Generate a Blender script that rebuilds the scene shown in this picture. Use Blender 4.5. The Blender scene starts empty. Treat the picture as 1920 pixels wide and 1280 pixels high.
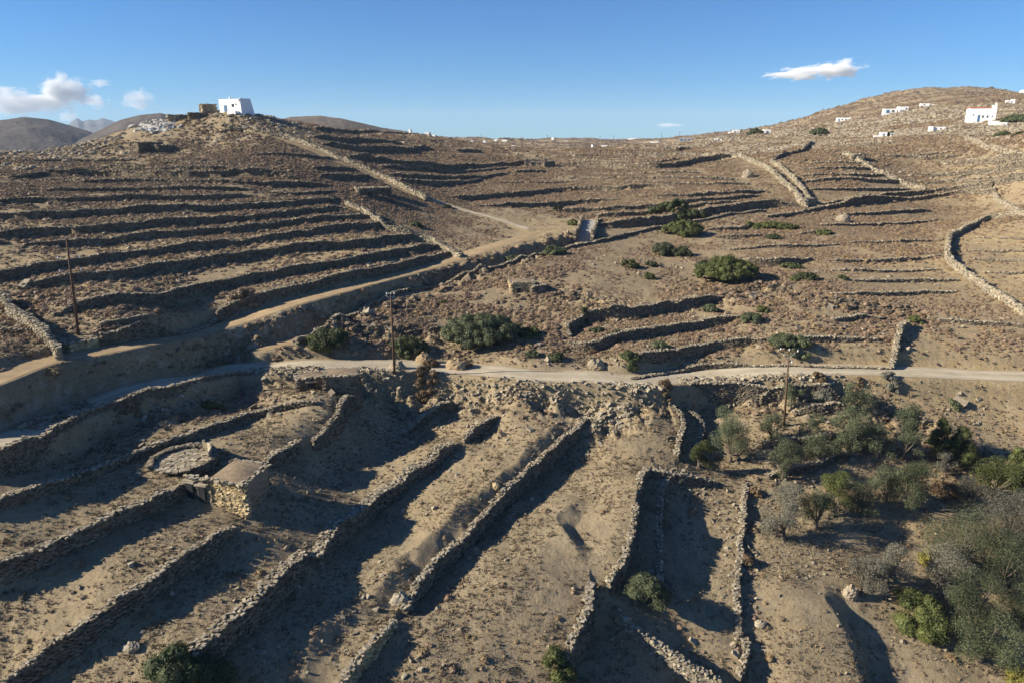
import bpy, math, random
import numpy as np
from mathutils import Vector, Matrix

rnd = random.Random(7)
RS = np.random.RandomState(11)
S = bpy.context.scene
D2R = math.pi / 180

# ------------------------------------------------------------------ camera, sky, sun
PITCH = 16.45 * D2R
FPX = 1280.0                      # focal length in pixels of a 1920 wide picture
SP, CP = math.sin(PITCH), math.cos(PITCH)
cam_d = bpy.data.cameras.new('camera')
cam_d.lens = 24.0; cam_d.sensor_width = 36.0
cam_d.clip_start = 0.5; cam_d.clip_end = 40000
cam = bpy.data.objects.new('camera', cam_d)
S.collection.objects.link(cam)
cam.location = (0, 0, 0)
cam.rotation_euler = (math.pi / 2 - PITCH, 0, 0)
S.camera = cam

SUN_EL = 27.0
SUN_AZ = 264.5                    # clockwise from +Y: low in the left, a little behind the camera
world = bpy.data.worlds.new('World'); S.world = world; world.use_nodes = True
wn = world.node_tree
for n in list(wn.nodes): wn.nodes.remove(n)
wo = wn.nodes.new('ShaderNodeOutputWorld'); wb = wn.nodes.new('ShaderNodeBackground')
sky = wn.nodes.new('ShaderNodeTexSky'); sky.sky_type = 'NISHITA'; sky.sun_disc = False
sky.sun_elevation = SUN_EL * D2R; sky.sun_rotation = SUN_AZ * D2R
sky.air_density = 1.0; sky.dust_density = 0.0; sky.ozone_density = 4.0; sky.altitude = 600
wb.inputs['Strength'].default_value = 0.045
wt = wn.nodes.new('ShaderNodeMix'); wt.data_type = 'RGBA'; wt.blend_type = 'MULTIPLY'; wt.inputs[0].default_value = 1.0
wt.inputs[7].default_value = (0.32, 0.80, 1.27, 1)
wn.links.new(sky.outputs[0], wt.inputs[6]); wn.links.new(wt.outputs[2], wb.inputs['Color']); wn.links.new(wb.outputs[0], wo.inputs['Surface'])
sl = bpy.data.lights.new('sun', 'SUN'); sl.energy = 5.0; sl.angle = 0.5 * D2R; sl.color = (1.0, 0.90, 0.73)
sun = bpy.data.objects.new('sun', sl); S.collection.objects.link(sun)
sdir = Vector((math.sin(SUN_AZ * D2R) * math.cos(SUN_EL * D2R), math.cos(SUN_AZ * D2R) * math.cos(SUN_EL * D2R), math.sin(SUN_EL * D2R)))
sun.rotation_euler = sdir.to_track_quat('Z', 'Y').to_euler(); sun.location = (-60, -20, 60)
S.view_settings.view_transform = 'Standard'; S.view_settings.look = 'None'
S.view_settings.exposure = 1.13; S.view_settings.gamma = 1.0
S.cycles.max_bounces = 5; S.cycles.diffuse_bounces = 2; S.cycles.glossy_bounces = 2
S.cycles.transmission_bounces = 2; S.cycles.transparent_max_bounces = 8; S.cycles.volume_bounces = 3

# ------------------------------------------------------------------ small helpers
def tag(o, label=None, cat=None, group=None, kind=None):
    if label: o['label'] = label
    if cat: o['category'] = cat
    if group: o['group'] = group
    if kind: o['kind'] = kind
    return o
def link(o, parent=None):
    S.collection.objects.link(o)
    if parent: o.parent = parent
    return o
def empty(name, loc, rz=0.0):
    o = bpy.data.objects.new(name, None); link(o)
    o.location = loc; o.rotation_euler = (0, 0, rz); o.empty_display_size = 0.5
    return o
def np_mesh(name, V, F, mats=None, smooth=False, mat_idx=None):
    """V (n,3); F (m,4) or (m,3) array, or list of such arrays"""
    if not isinstance(F, (list, tuple)): F = [F]
    F = [np.asarray(f, dtype=np.int32) for f in F if len(f)]
    me = bpy.data.meshes.new(name)
    V = np.asarray(V, dtype=np.float32)
    me.vertices.add(len(V)); me.vertices.foreach_set('co', V.ravel())
    loops = np.concatenate([f.ravel() for f in F]); counts = np.concatenate([np.full(len(f), f.shape[1], np.int32) for f in F])
    starts = np.concatenate([[0], np.cumsum(counts)[:-1]]).astype(np.int32)
    me.loops.add(len(loops)); me.loops.foreach_set('vertex_index', loops)
    me.polygons.add(len(counts)); me.polygons.foreach_set('loop_start', starts)
    try: me.polygons.foreach_set('loop_total', counts)
    except Exception: pass
    me.polygons.foreach_set('use_smooth', np.full(len(counts), smooth, bool))
    for m in (mats or []): me.materials.append(m)
    if mat_idx is not None: me.polygons.foreach_set('material_index', np.asarray(mat_idx, np.int32))
    me.update(calc_edges=True); me.validate()
    return me
def obj(name, me, parent=None, loc=(0, 0, 0), rz=0.0):
    o = bpy.data.objects.new(name, me); link(o, parent); o.location = loc; o.rotation_euler = (0, 0, rz)
    return o

class MB:
    """collects boxes / prisms / tubes in plain lists, builds ONE mesh"""
    def __init__(s): s.v = []; s.f = []
    def poly(s, pts, faces):
        b = len(s.v); s.v += [tuple(p) for p in pts]; s.f += [tuple(b + i for i in f) for f in faces]
    def box(s, cx, cy, z0, sx, sy, sz, rz=0.0, taper=0.0, jit=0.0):
        c, n = math.cos(rz), math.sin(rz); P = []
        for k, z in ((0, z0), (1, z0 + sz)):
            q = 1 - taper * k
            for ax, ay in ((-1, -1), (1, -1), (1, 1), (-1, 1)):
                x, y = ax * sx / 2 * q, ay * sy / 2 * q
                P.append((cx + x * c - y * n + rnd.uniform(-jit, jit), cy + x * n + y * c + rnd.uniform(-jit, jit), z + rnd.uniform(-jit, jit)))
        s.poly(P, [(3, 2, 1, 0), (4, 5, 6, 7), (0, 1, 5, 4), (1, 2, 6, 5), (2, 3, 7, 6), (3, 0, 4, 7)])
    def tube(s, p0, p1, r0, r1, n=7, cap=True):
        p0, p1 = Vector(p0), Vector(p1); d = (p1 - p0)
        q = d.to_track_quat('Z', 'Y'); P = []
        for p, r in ((p0, r0), (p1, r1)):
            for k in range(n):
                a = 2 * math.pi * k / n
                P.append(p + q @ Vector((math.cos(a) * r, math.sin(a) * r, 0)))
        F = [(k, (k + 1) % n, n + (k + 1) % n, n + k) for k in range(n)]
        if cap: F += [tuple(range(n))[::-1], tuple(range(n, 2 * n))]
        s.poly(P, F)
    def build(s, name, mat, parent=None, loc=(0, 0, 0), rz=0.0, smooth=False):
        me = bpy.data.meshes.new(name); me.from_pydata(s.v, [], s.f)
        if mat: me.materials.append(mat)
        if smooth: me.polygons.foreach_set('use_smooth', [True] * len(me.polygons))
        me.update()
        return obj(name, me, parent, loc, rz)

# ------------------------------------------------------------------ numpy value noise
def _h(ix, iy, seed):
    n = (ix.astype(np.int64) * 374761393 + iy.astype(np.int64) * 668265263 + seed * 974634777) & 0x7fffffff
    n = ((n ^ (n >> 13)) * 1274126177) & 0x7fffffff
    n = n ^ (n >> 16)
    return (n & 0xffffff) / float(0xffffff)
def vnoise(x, y, seed=0):
    ix, iy = np.floor(x), np.floor(y); fx, fy = x - ix, y - iy
    fx = fx * fx * (3 - 2 * fx); fy = fy * fy * (3 - 2 * fy)
    a = _h(ix, iy, seed); b = _h(ix + 1, iy, seed); c = _h(ix, iy + 1, seed); d = _h(ix + 1, iy + 1, seed)
    return (a * (1 - fx) + b * fx) * (1 - fy) + (c * (1 - fx) + d * fx) * fy - 0.5
def fbm(x, y, octv=4, seed=0, gain=0.5):
    s = 0; a = 1.0
    for k in range(octv):
        s = s + a * vnoise(x * 2 ** k + 17.3 * k, y * 2 ** k - 9.1 * k, seed + k); a *= gain
    return s

# ------------------------------------------------------------------ pixels <-> rays
def ray(px, py):
    """azimuth (from +Y, clockwise) and tan(elevation) of the ray through a photo pixel"""
    u = (px - 960.0) / FPX; v = (py - 640.0) / FPX
    x = u; y = CP - v * SP; z = -(SP + v * CP)
    h = math.hypot(x, y)
    return math.atan2(x, y), z / h

# ------------------------------------------------------------------ lie of the land: survey points (px, py, 'D' metres below the camera | 'r' metres away)
SURVEY = [
 # road across the picture
 (1920,705,'D',26.2),(1700,693,'D',26.0),(1480,692,'D',26.0),(1200,714,'D',26.2),(1000,707,'D',26.0),(740,690,'D',25.8),(430,690,'D',25.2),(150,772,'D',23.6),(0,833,'D',22.6),
 # left bank and upper track
 (0,712,'D',20.0),(150,668,'D',20.4),(300,640,'D',20.6),(480,588,'D',20.8),(655,535,'D',19.5),(855,480,'D',19.0),(955,460,'D',18.3),(1000,436,'D',17.7),
 (147,628,'D',19.2),(0,600,'D',18.6),(480,650,'D',23.3),(420,684,'D',24.9),
 # left foreground terraces
 (175,880,'D',25.3),(0,960,'D',25.0),(150,990,'D',26.6),(430,830,'D',26.2),(460,930,'D',27.6),(190,1145,'D',29.0),(0,1280,'D',31.0),(600,722,'D',26.0),(560,780,'D',25.8),(620,765,'D',25.8),(480,770,'D',26.2),
 (530,1060,'D',30.2),(480,1280,'D',32.3),(755,885,'D',30.2),(760,985,'D',31.4),(640,1110,'D',31.9),(700,860,'D',30.0),(620,940,'D',29.7),(820,830,'D',29.6),(750,780,'D',29.2),(620,880,'D',29.7),(905,975,'D',31.3),(960,1280,'D',34.9),(700,1180,'D',32.7),(900,800,'D',29.2),
 (1100,760,'D',28.2),(1100,900,'D',31.4),(1060,1080,'D',33.0),(1190,980,'D',32.2),(1350,1000,'D',34.4),(1330,880,'D',32.2),(1300,760,'D',29.0),
 (1470,798,'D',30.0),(1500,1200,'D',37.6),(1440,1280,'D',38.8),(1560,940,'D',34.0),(1750,900,'D',33.4),(1700,780,'D',29.5),(1900,800,'D',30.3),(1900,880,'D',33.0),(1750,1060,'D',37.0),(1900,1240,'D',40.5),(1200,1280,'D',37.0),(1920,1040,'D',36.5),(1650,1250,'D',39.6),
 # middle field
 (655,590,'D',21.6),(800,560,'D',21.8),(900,630,'D',24.2),(942,496,'D',19.6),(1072,460,'D',18.3),(1210,430,'D',17.3),(1310,412,'D',16.2),(1435,398,'D',15.2),
 (1100,540,'D',21.0),(1352,552,'D',21.4),(1065,622,'D',24.0),(1430,632,'D',23.8),(1250,500,'D',20.0),(1700,600,'D',22.9),(1918,577,'D',21.8),(1777,470,'D',18.6),(1600,480,'D',18.8),(1915,400,'D',14.6),(1865,357,'D',12.0),
 (1515,382,'D',14.3),(1730,350,'D',12.0),(1600,372,'D',13.6),
 # left hill
 (0,535,'r',99),(0,437,'r',119),(0,400,'r',128),(0,375,'r',137),(0,330,'r',168),(87,320,'r',172),(0,288,'r',208),(200,550,'r',91),(200,470,'r',109),(200,400,'r',125),(200,330,'r',163),(130,280,'r',208),(60,290,'r',240),(0,296,'r',260),(130,284,'r',240),(200,262,'r',240),(-150,300,'r',260),(250,238,'r',225),(330,222,'r',216),(430,213,'r',206),(430,224,'r',232),(350,232,'r',240),(480,216,'r',210),(480,226,'r',235),
 (480,500,'r',103),(480,400,'r',125),(480,300,'r',164),(400,250,'r',198),(690,360,'r',152),(690,440,'r',120),(560,233,'r',228),(660,246,'r',290),(760,254,'r',360),
 (600,290,'r',178),(800,300,'r',218),(800,400,'r',145),(850,272,'r',380),
 # centre
 (1010,308,'r',240),(1010,360,'r',185),(1010,400,'r',155),(1250,300,'r',240),(1250,340,'r',192),(1250,378,'r',166),(1400,300,'r',235),(1400,350,'r',186),
 (960,286,'r',480),(1130,290,'r',460),(1130,274,'r',850),(960,273,'r',800),(900,263,'r',1000),(1000,266,'r',1400),(1200,263,'r',1300),(1250,280,'r',480),(1340,270,'r',420),(1300,258,'r',1100),
 # right hill
 (1380,256,'r',380),(1400,251,'r',900),(1615,300,'r',225),(1542,274,'r',275),(1810,256,'r',285),(1915,290,'r',215),(1915,262,'r',290),(1840,231,'r',380),(1920,236,'r',370),(1640,250,'r',380),(1679,213,'r',560),(1740,200,'r',620),
 (1500,236,'r',800),(1600,200,'r',820),(1700,170,'r',840),(1760,166,'r',850),(1850,170,'r',850),(1920,176,'r',840),(1450,256,'r',400),
 # behind the crests and far away
 (0,330,'r',420),(250,330,'r',420),(430,330,'r',420),(560,280,'r',480),(700,276,'r',700),(0,290,'r',1500),(400,285,'r',1500),(800,272,'r',1700),(1000,275,'r',2200),(1300,278,'r',2200),(1600,262,'r',1700),(1850,250,'r',1700),(1920,280,'r',3000),
 (0,272,'r',5500),(480,268,'r',5500),(960,270,'r',5500),(1440,270,'r',5500),(1920,270,'r',5500),
 # outside the frame
 (-350,600,'D',17.0),(-350,850,'D',22),(-350,1100,'D',27),(-350,400,'r',135),(-350,300,'r',210),(-350,300,'r',2000),(-200,1400,'D',31),
 (2270,300,'r',200),(2270,230,'r',420),(2270,190,'r',900),(2270,600,'D',21.5),(2270,710,'D',26.5),(2270,850,'D',32.5),(2270,1100,'D',39),(2270,280,'r',2500),
 (0,1700,'D',33),(480,1800,'D',36),(960,1900,'D',39),(1500,1800,'D',42),(1950,1600,'D',42)]
KA = 1.6
def _conv(lst):
    A = []
    for px, py, k, v in lst:
        az, g = ray(px, py)
        r = v if k == 'r' else -v / g
        A.append((az * KA, math.log(r), g))
    return np.array(A)
SV = _conv(SURVEY)
def _tps_fit(P, val, lam=2e-4):
    n = len(P); d = np.sqrt(((P[:, None] - P[None]) ** 2).sum(-1))
    K = np.where(d > 0, d ** 2 * np.log(np.maximum(d, 1e-9)), 0) + lam * np.eye(n)
    Q = np.hstack([np.ones((n, 1)), P]); M = np.zeros((n + 3, n + 3)); M[:n, :n] = K; M[:n, n:] = Q; M[n:, :n] = Q.T
    return np.linalg.solve(M, np.concatenate([val, np.zeros(3)]))
TW = _tps_fit(SV[:, :2], SV[:, 2])
def _tps_eval(a, b):
    out = np.full(a.shape, TW[-3]) + TW[-2] * a + TW[-1] * b
    for i in range(len(SV)):
        d2 = (a - SV[i, 0]) ** 2 + (b - SV[i, 1]) ** 2
        out += TW[i] * 0.5 * d2 * np.log(np.maximum(d2, 1e-12))
    return out

# polar grid of the ground sheet
AZ0, AZ1, DAZ = -57 * D2R, 57 * D2R, 0.1 * D2R
LR0, LR1, DLR = math.log(15.0), math.log(5600.0), 0.0042
NA = int((AZ1 - AZ0) / DAZ) + 1; NR = int((LR1 - LR0) / DLR) + 1
gaz = AZ0 + DAZ * np.arange(NA); glr = LR0 + DLR * np.arange(NR)
def _interp2(coarse, ca, cr, A, R):
    fa = (A - ca[0]) / (ca[1] - ca[0]); fr = (R - cr[0]) / (cr[1] - cr[0])
    ia = np.clip(np.floor(fa).astype(int), 0, coarse.shape[1] - 2); ir = np.clip(np.floor(fr).astype(int), 0, coarse.shape[0] - 2)
    fa = np.clip(fa - ia, 0, 1); fr = np.clip(fr - ir, 0, 1)
    return (coarse[ir, ia] * (1 - fa) + coarse[ir, ia + 1] * fa) * (1 - fr) + (coarse[ir + 1, ia] * (1 - fa) + coarse[ir + 1, ia + 1] * fa) * fr
ca = np.linspace(AZ0 - 0.01, AZ1 + 0.01, NA // 4); cr = np.linspace(LR0 - 0.01, LR1 + 0.01, NR // 4)
CA, CR = np.meshgrid(ca, cr)
COARSE = _tps_eval(CA * KA, CR)
GA, GR = np.meshgrid(gaz, glr)
RR = np.exp(GR); GX = np.sin(GA) * RR; GY = np.cos(GA) * RR
H0 = _interp2(COARSE, ca, cr, GA, GR) * RR
def base_h(x, y):
    x = np.asarray(x, float); y = np.asarray(y, float)
    r = np.hypot(x, y)
    return _interp2(COARSE, ca, cr, np.arctan2(x, y), np.log(r)) * r
def hit_base(px, py, off=0.0, rmin=16.0):
    """first point along the ray where the land raised by off is met"""
    az, g = ray(px, py)
    lr = np.arange(math.log(rmin), LR1, 0.003); r = np.exp(lr)
    h = base_h(np.sin(az) * r, np.cos(az) * r) + off
    d = h - g * r
    k = np.argmax(d > 0)
    if d[k] <= 0: k = int(np.argmax(np.where(r < 1500, d / r, -9)))
    if k > 0 and d[k] > 0 and d[k - 1] <= 0:
        t = d[k - 1] / (d[k - 1] - d[k]); rr = r[k - 1] + (r[k] - r[k - 1]) * t
    else: rr = r[k]
    return np.array([math.sin(az) * rr, math.cos(az) * rr])
# ------------------------------------------------------------------ walls, traced with the LOW side on the right hand
# (kind, label, step height, parapet above the upper ground, photo points of the wall top)
# kind: R retaining wall, F free standing wall, E earth bank without a wall, B rubble bank of loose stones
WALLS = []
def W(kind, label, h, p, *pts): WALLS.append(dict(kind=kind, label=label, h=h, p=p, px=[(pts[i], pts[i + 1]) for i in range(0, len(pts), 2)]))
LH = 'left hillside'
W('R','lowest dry stone terrace wall on the left hillside, directly above the dirt track',2.0,.05, 187,629,225,628,325,597,425,570,480,552,580,527,705,499,780,482,842,471)
W('R','second terrace wall up from the dirt track, its left end just behind the left power pole',1.8,.05, 100,589,175,572,275,555,350,535,475,512,605,492,705,475,780,459,820,459)
W('R','third terrace wall up from the dirt track on the left hillside',1.9,.05, 35,535,125,517,225,507,275,497,375,482,475,470,580,466,655,455,730,442,785,442)
W('R','fourth terrace wall up from the dirt track, reaching the left edge of the picture',1.7,.05, -40,517,0,510,100,492,175,482,250,467,375,455,475,445,555,435,630,432,730,421)
W('R','fifth terrace wall up from the dirt track, passing behind the top of the left power pole',1.6,.05, 45,456,175,447,250,437,375,427,475,421,605,413,692,404)
W('R','sixth terrace wall up from the dirt track, ending under the small ruined hut',1.9,.05, -40,442,0,437,75,425,200,420,300,410,475,402,555,392,645,387)
W('R','seventh terrace wall up from the dirt track on the left hillside',1.8,.05, -40,405,0,402,125,395,250,387,375,385,475,380,567,372,640,370)
W('R','eighth terrace wall up from the dirt track on the left hillside',1.4,.05, -40,377,0,375,125,371,250,367,375,367,475,366)
W('R','short terrace wall just left of the ruined hut on the left hillside',1.0,.05, 505,358,560,359,630,360)
W('R','ninth terrace wall up from the dirt track, thin and straight',1.3,.05, 37,354,150,352,250,351,375,351,475,355)
W('R','tenth terrace wall up from the dirt track, running on to the spoil slope',1.4,.05, 87,335,175,337,275,340,375,337,475,342,560,346,625,347)
W('R','eleventh and tallest dark terrace wall under the left hilltop',2.4,.05, 87,320,200,318,275,322,375,322,475,325,555,332)
W('R','topmost long terrace wall on the left hill, below the square stone hut',1.8,.05, 170,311,325,313,450,316)
W('R','short terrace wall beside the diagonal wall, upper of two',1.2,.05, 587,317,665,319)
W('R','short terrace wall beside the diagonal wall, lower of two',1.2,.05, 600,330,690,331)
W('R','dark terrace wall right under the white hilltop house',1.6,.05, 415,245,475,245,547,255)
W('R','curved wall stub at the far left below the hilltop slope',1.8,.1, 22,332,50,326,85,324)
W('F','pale free standing wall running down the left edge towards the track',1.3,1.3, 0,545,25,578,62,595,82,615,100,636,107,660)
W('R','low terrace wall cut off by the left edge beside the free standing wall',.9,.05, -40,615,0,617,62,620)
W('R','small field wall just below the power pole on the left',.8,.05, 190,612,260,596,270,590)
# big bank under the upper track
W('E','high dark retaining bank carrying the upper dirt track over the sunken lane',2.3,.05, 330,642,400,622,480,598,555,577,655,549,755,521,855,493,955,471,1030,449,1062,440)
W('E','earth bank carrying the upper track, left part',1.5,.0, -60,748,0,727,60,705,150,676,230,664,330,642)
W('B','short stone facing low on the earth bank beside the lower road',.8,.5, 42,775,60,764,110,748,160,735)
# wall on the field side of the sunken lane (lane lies left, so it is walked right to left)
W('R','long pale topped wall between the sunken lane and the brown field',1.3,.6, 1435,396,1310,411,1210,428,1135,446,1072,458,1010,473,982,481,942,493,855,516,792,526,755,536,695,561,655,581,600,618,560,640)
W('R','long thin wall on the right slope continuing the lane wall to the upper field',.7,.3, 1440,396,1540,385,1615,376,1690,363,1790,353,1865,356)
W('R','tall dark bank wall above the sunken lane at the centre',2.4,.1, 1122,420,1210,407,1322,392,1435,387,1492,382)
# road side
W('R','long pale topped retaining wall along the lower road, left',2.9,.5, -60,862,0,835,75,805,150,770,225,740,262,727,325,712,425,700,475,690)
W('B','rubble edge of the lower road left of the pillbox hut',1.0,.2, 475,690,540,692,600,697)
W('B','rubble bank under the road right of the pillbox hut',1.6,.1, 672,705,740,707,800,715,850,722,960,728)
W('B','rubble bank under the road at the centre',1.4,.1, 960,728,1045,733,1140,733,1235,737)
W('R','stony terrace wall just below the road right of centre',1.3,.1, 1292,737,1330,730,1360,727,1435,730)
W('B','rubble road edge above the olive terrace',1.1,.1, 1270,718,1340,716,1440,715,1520,716,1580,724)
# left foreground
W('B','low heap wall of loose stones beside the round bush',.6,.4, 240,760,320,754,400,747)
W('R','dry stone terrace wall first below the lower road',1.0,.15, -60,960,0,940,100,905,175,880,225,855,300,827,375,805,475,772,540,752,590,750)
W('R','tall dry stone terrace wall running down left from the stone hut',2.0,.15, -80,1095,0,1060,75,1025,150,990,225,960,300,930,332,917,355,903)
W('R','tall terrace wall in the lower left corner, second below the hut',2.1,.15, -60,1310,0,1275,45,1250,92,1212,140,1180,190,1145,270,1090,325,1052,375,1022,435,990)
W('R','broad rubble topped terrace wall ending in the dark green bush at the bottom',2.3,.3, 300,1290,380,1207,425,1165,480,1120,530,1070,574,1034)
W('R','broad rubble topped terrace wall in the middle of the lower left field',2.1,.3, 588,1043,610,1000,630,985,692,935,755,892,805,852,850,827)
W('R','short terrace wall at the head of the strip field, casting a pointed shadow',2.1,.15, 868,822,905,790,934,776)
W('R','small terrace wall inside the shaded hollow',1.3,.1, 750,815,780,792,805,770,842,755)
W('R','high curved wall beside the stone hut above the shaded hollow',1.9,.15, 500,866,522,845,562,830)
W('R','high dark wall dropping from the pillbox hut to the shaded hollow',2.4,.15, 588,822,605,800,635,777,667,742)
W('E','earth scarp above the long low wall in the strip field',2.1,.0, 690,1130,715,1108,800,1030,870,966,940,900,1000,848,1060,795)
W('R','long low stone wall at the foot of the earth scarp',2.3,.1, 752,1140,805,1067,855,1017,905,972,955,905,1017,855,1060,820,1094,793)
W('B','rubble end of the long low wall near the road slope',.8,.3, 1097,786,1130,775,1160,768,1185,765)
W('R','wall of orange stones at the bottom beside the scrubby hollow',1.8,.15, 622,1310,640,1275,692,1210,737,1158)
W('E','curved earth lip of the scrubby hollow at the bottom',1.2,.0, 595,1300,600,1210,620,1175,655,1150,717,1135)
W('E','crescent earth bank in the strip field',1.6,.0, 1108,1052,1085,1020,1058,985,1072,950,1100,935)
W('R','upper stretch of the tall wall along the right side of the strip field',3.0,.3, 1145,1092,1160,1060,1177,1035,1190,975,1197,905,1212,879)
W('R','lower stretch of the tall wall along the right side of the strip field',3.0,.3, 1045,1262,1062,1215,1070,1185,1110,1135,1108,1092)
W('R','inner shaded wall parallel to the tall wall of the strip field',2.2,.2, 1240,1090,1236,1010,1232,980,1243,920,1250,884)
W('R','curved pale wall climbing to the road, nearer of two',1.6,.3, 1268,852,1277,805,1280,775,1255,747)
W('R','curved pale wall climbing to the road, farther of two',1.4,.2, 1305,835,1318,810,1317,782,1286,757)
W('R','low stone step above the shaded wall at the head of the gully',1.0,.1, 1214,878,1285,893,1335,900)
W('F','free standing wall of big pale stones beside the round grey bush',1.2,1.1, 1160,1143,1197,1175,1242,1202,1285,1235,1347,1270)
W('R','short wall end in the dry field at the bottom',1.6,.2, 1383,1268,1396,1235,1397,1200)
W('R','low scrubby stone row running down the dry field',.7,.1, 1385,1200,1378,1130,1385,1040,1395,960,1398,905)
W('E','right lip of the dark gully at the bottom right',2.6,.0, 1655,1340,1632,1280,1615,1222,1590,1172,1572,1135,1557,1098)
W('R','short stone step among the olive trees, lower',1.1,.1, 1440,890,1480,875,1522,865,1560,852,1600,850)
W('R','stone step among the olive trees, below the power pole',1.0,.1, 1430,828,1470,824,1500,818,1590,812,1640,800)
W('R','curved stone wall at the top of the olive terrace',.8,.15, 1425,750,1440,738,1490,727,1540,727,1570,737)
W('R','short stone step under the upper olive trees',.9,.1, 1490,768,1540,764,1600,764)
W('B','diagonal rubble wall bordering the olive terrace on the right',.9,.5, 1615,727,1652,747,1690,767,1765,792,1790,820,1852,840,1890,857,1940,885)
W('R','stone step behind the two dark green trees',1.2,.1, 1660,845,1740,842,1790,852,1850,868)
# middle field
W('R','curved terrace wall with a rounded left end in the middle field',1.9,.2, 1066,628,1061,608,1075,597,1110,582,1160,577,1210,572,1247,565,1310,557,1352,552)
W('B','rubble end of the curved terrace wall under the big bright bush',.9,.4, 1360,548,1400,541,1435,530)
W('R','second terrace wall in the middle field, below the curved one',1.3,.15, 1067,641,1100,645,1160,625,1235,612,1310,600,1385,592)
W('R','third terrace wall in the middle field, sloping to the round bush',1.3,.15, 1185,671,1260,657,1310,645,1360,635,1430,632)
W('R','scrubby roadside wall above the road at the centre',.55,.1, 1185,696,1260,686,1335,673,1435,670,1565,677,1665,680)
W('F','short free standing wall running down from the small round bush on the right',1.0,1.0, 1702,600,1685,617,1677,650,1671,671)
W('F','long winding free standing wall around the pale field at the right edge',1.1,1.1, 1960,394,1915,397,1845,405,1815,422,1782,437,1777,462,1777,485,1815,507,1865,540,1925,580)
W('F','short free standing wall at the upper right corner of the pale field',1.0,1.0, 1865,356,1890,377,1915,393)
W('R','crumbling wall meeting the winding wall on the right slope',.6,.1, 1552,486,1665,485,1765,481)
W('R','short terrace wall right of the round green bush, upper',1.1,.1, 1332,428,1385,423,1435,420)
W('R','short terrace wall right of the round green bush, lower',1.1,.1, 1342,443,1400,441,1435,440)
W('R','short wall with a green shrub at its end on the right slope',.9,.1, 1480,438,1552,435)
W('R','faint low wall above the big bright bush',.9,.1, 1370,467,1440,461,1500,460,1570,458)
W('R','dark terrace wall right of the big bright bush',1.5,.1, 1385,488,1440,487,1490,484,1520,484)
W('B','broken line of rocks crossing the right slope',.6,.2, 1440,533,1530,562,1610,566,1715,578)
W('B','rocks of a fallen wall beside the ruin in the middle field',.6,.4, 1065,540,1110,549,1150,562,1172,567)
W('B','line of pale stones behind the big dark cushion bush',.5,.3, 620,608,690,607,760,612,830,615)
# centre upslope
W('R','tall dark terrace wall right of the square stone house',2.6,.2, 1047,305,1122,310,1210,310,1260,307,1322,300,1375,292)
W('R','thin terrace wall above the tall dark one at the centre',1.3,.1, 1070,300,1210,302,1290,297)
W('R','uppermost thin terrace wall behind the square stone house',1.2,.1, 1060,293,1185,293,1310,292)
W('R','terrace wall in front of the square stone house',1.2,.05, 960,324,1025,321)
W('R','faint terrace wall, first below the tall dark one',1.0,.05, 1115,324,1200,325,1310,322)
W('R','faint terrace wall, second below the tall dark one',1.2,.05, 1042,332,1105,331,1210,333,1385,335)
W('R','long dark terrace wall, third below the stone house',1.8,.05, 850,367,905,363,955,360,1035,354,1110,349,1160,349,1222,352,1265,352)
W('R','terrace wall above the paved path junction, left piece',1.4,.05, 897,383,960,382,1060,376,1110,372,1160,372)
W('R','terrace wall above the paved path junction, right piece',1.4,.05, 1222,367,1280,363,1335,359,1360,358,1435,356)
W('R','terrace wall second above the sunken concrete lane',1.5,.05, 1035,395,1155,387,1225,381,1322,372,1422,365)
W('R','terrace wall directly above the sunken concrete lane',1.5,.05, 1097,406,1185,397,1285,385,1385,380)
W('R','skyline terrace wall right of the white hilltop house',1.4,.1, 592,242,705,246,767,252)
W('R','dark terrace wall, second below the skyline right of the hilltop',1.5,.1, 590,256,655,260,705,267,750,268)
W('R','dark terrace wall, third below the skyline right of the hilltop',1.7,.1, 606,269,650,271,705,275,805,277)
W('R','long dark terrace wall starting at the diagonal wall',2.2,.1, 655,295,705,302,767,306,842,307,955,305,990,304)
W('R','fourth terrace wall right of the diagonal wall',1.4,.05, 712,316,855,317,955,311)
W('R','fifth terrace wall right of the diagonal wall',1.5,.05, 730,327,805,330,880,329,955,325)
W('R','sixth terrace wall right of the diagonal wall',1.4,.05, 750,338,830,340,905,336)
W('R','short isolated wall below the far white villas',1.6,.1, 855,283,900,282)
W('F','long diagonal free standing wall climbing to the white hilltop house',1.3,1.2, 478,232,542,250,580,267,642,295,705,320,755,345,797,366)
W('F','diagonal wall running down from the ruined hut to the dirt track',1.1,1.0, 648,375,692,396,715,415,755,427,805,442,830,455,862,471)
# right hill
W('F','left wall of the walled lane climbing the right slope',1.2,1.2, 1375,290,1435,305,1462,330,1490,355,1512,377)
W('F','right wall of the walled lane climbing the right slope',1.1,1.1, 1446,299,1468,312,1492,332,1507,355,1519,372)
W('R','dark curved wall at the upper end of the walled lane',2.0,.3, 1443,301,1470,293,1502,278,1520,268)
W('R','dark wall below the boulder slope on the right hill',1.8,.3, 1542,272,1615,266,1665,268)
W('F','broken diagonal wall across the right hillside',1.0,1.0, 1582,285,1615,300,1652,320,1690,335,1732,350)
W('F','pale diagonal wall below the red roofed chapel',1.2,1.2, 1812,256,1865,275,1930,290)
W('R','dark terrace wall just above the long thin wall on the right',1.2,.1, 1545,380,1600,372,1690,356,1790,346,1860,347)
W('R','faint terrace line on the right hillside, uppermost between the diagonal walls',.9,.05, 1515,297,1590,297)
W('R','faint terrace line on the right hillside, second down left of the broken wall',.9,.05, 1505,319,1570,318,1640,316)
W('R','faint terrace line on the right hillside, third down left of the broken wall',1.0,.05, 1500,341,1690,340)
W('R','faint terrace line on the right hillside, lowest left of the broken wall',.9,.05, 1520,358,1620,357,1700,354)
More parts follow.
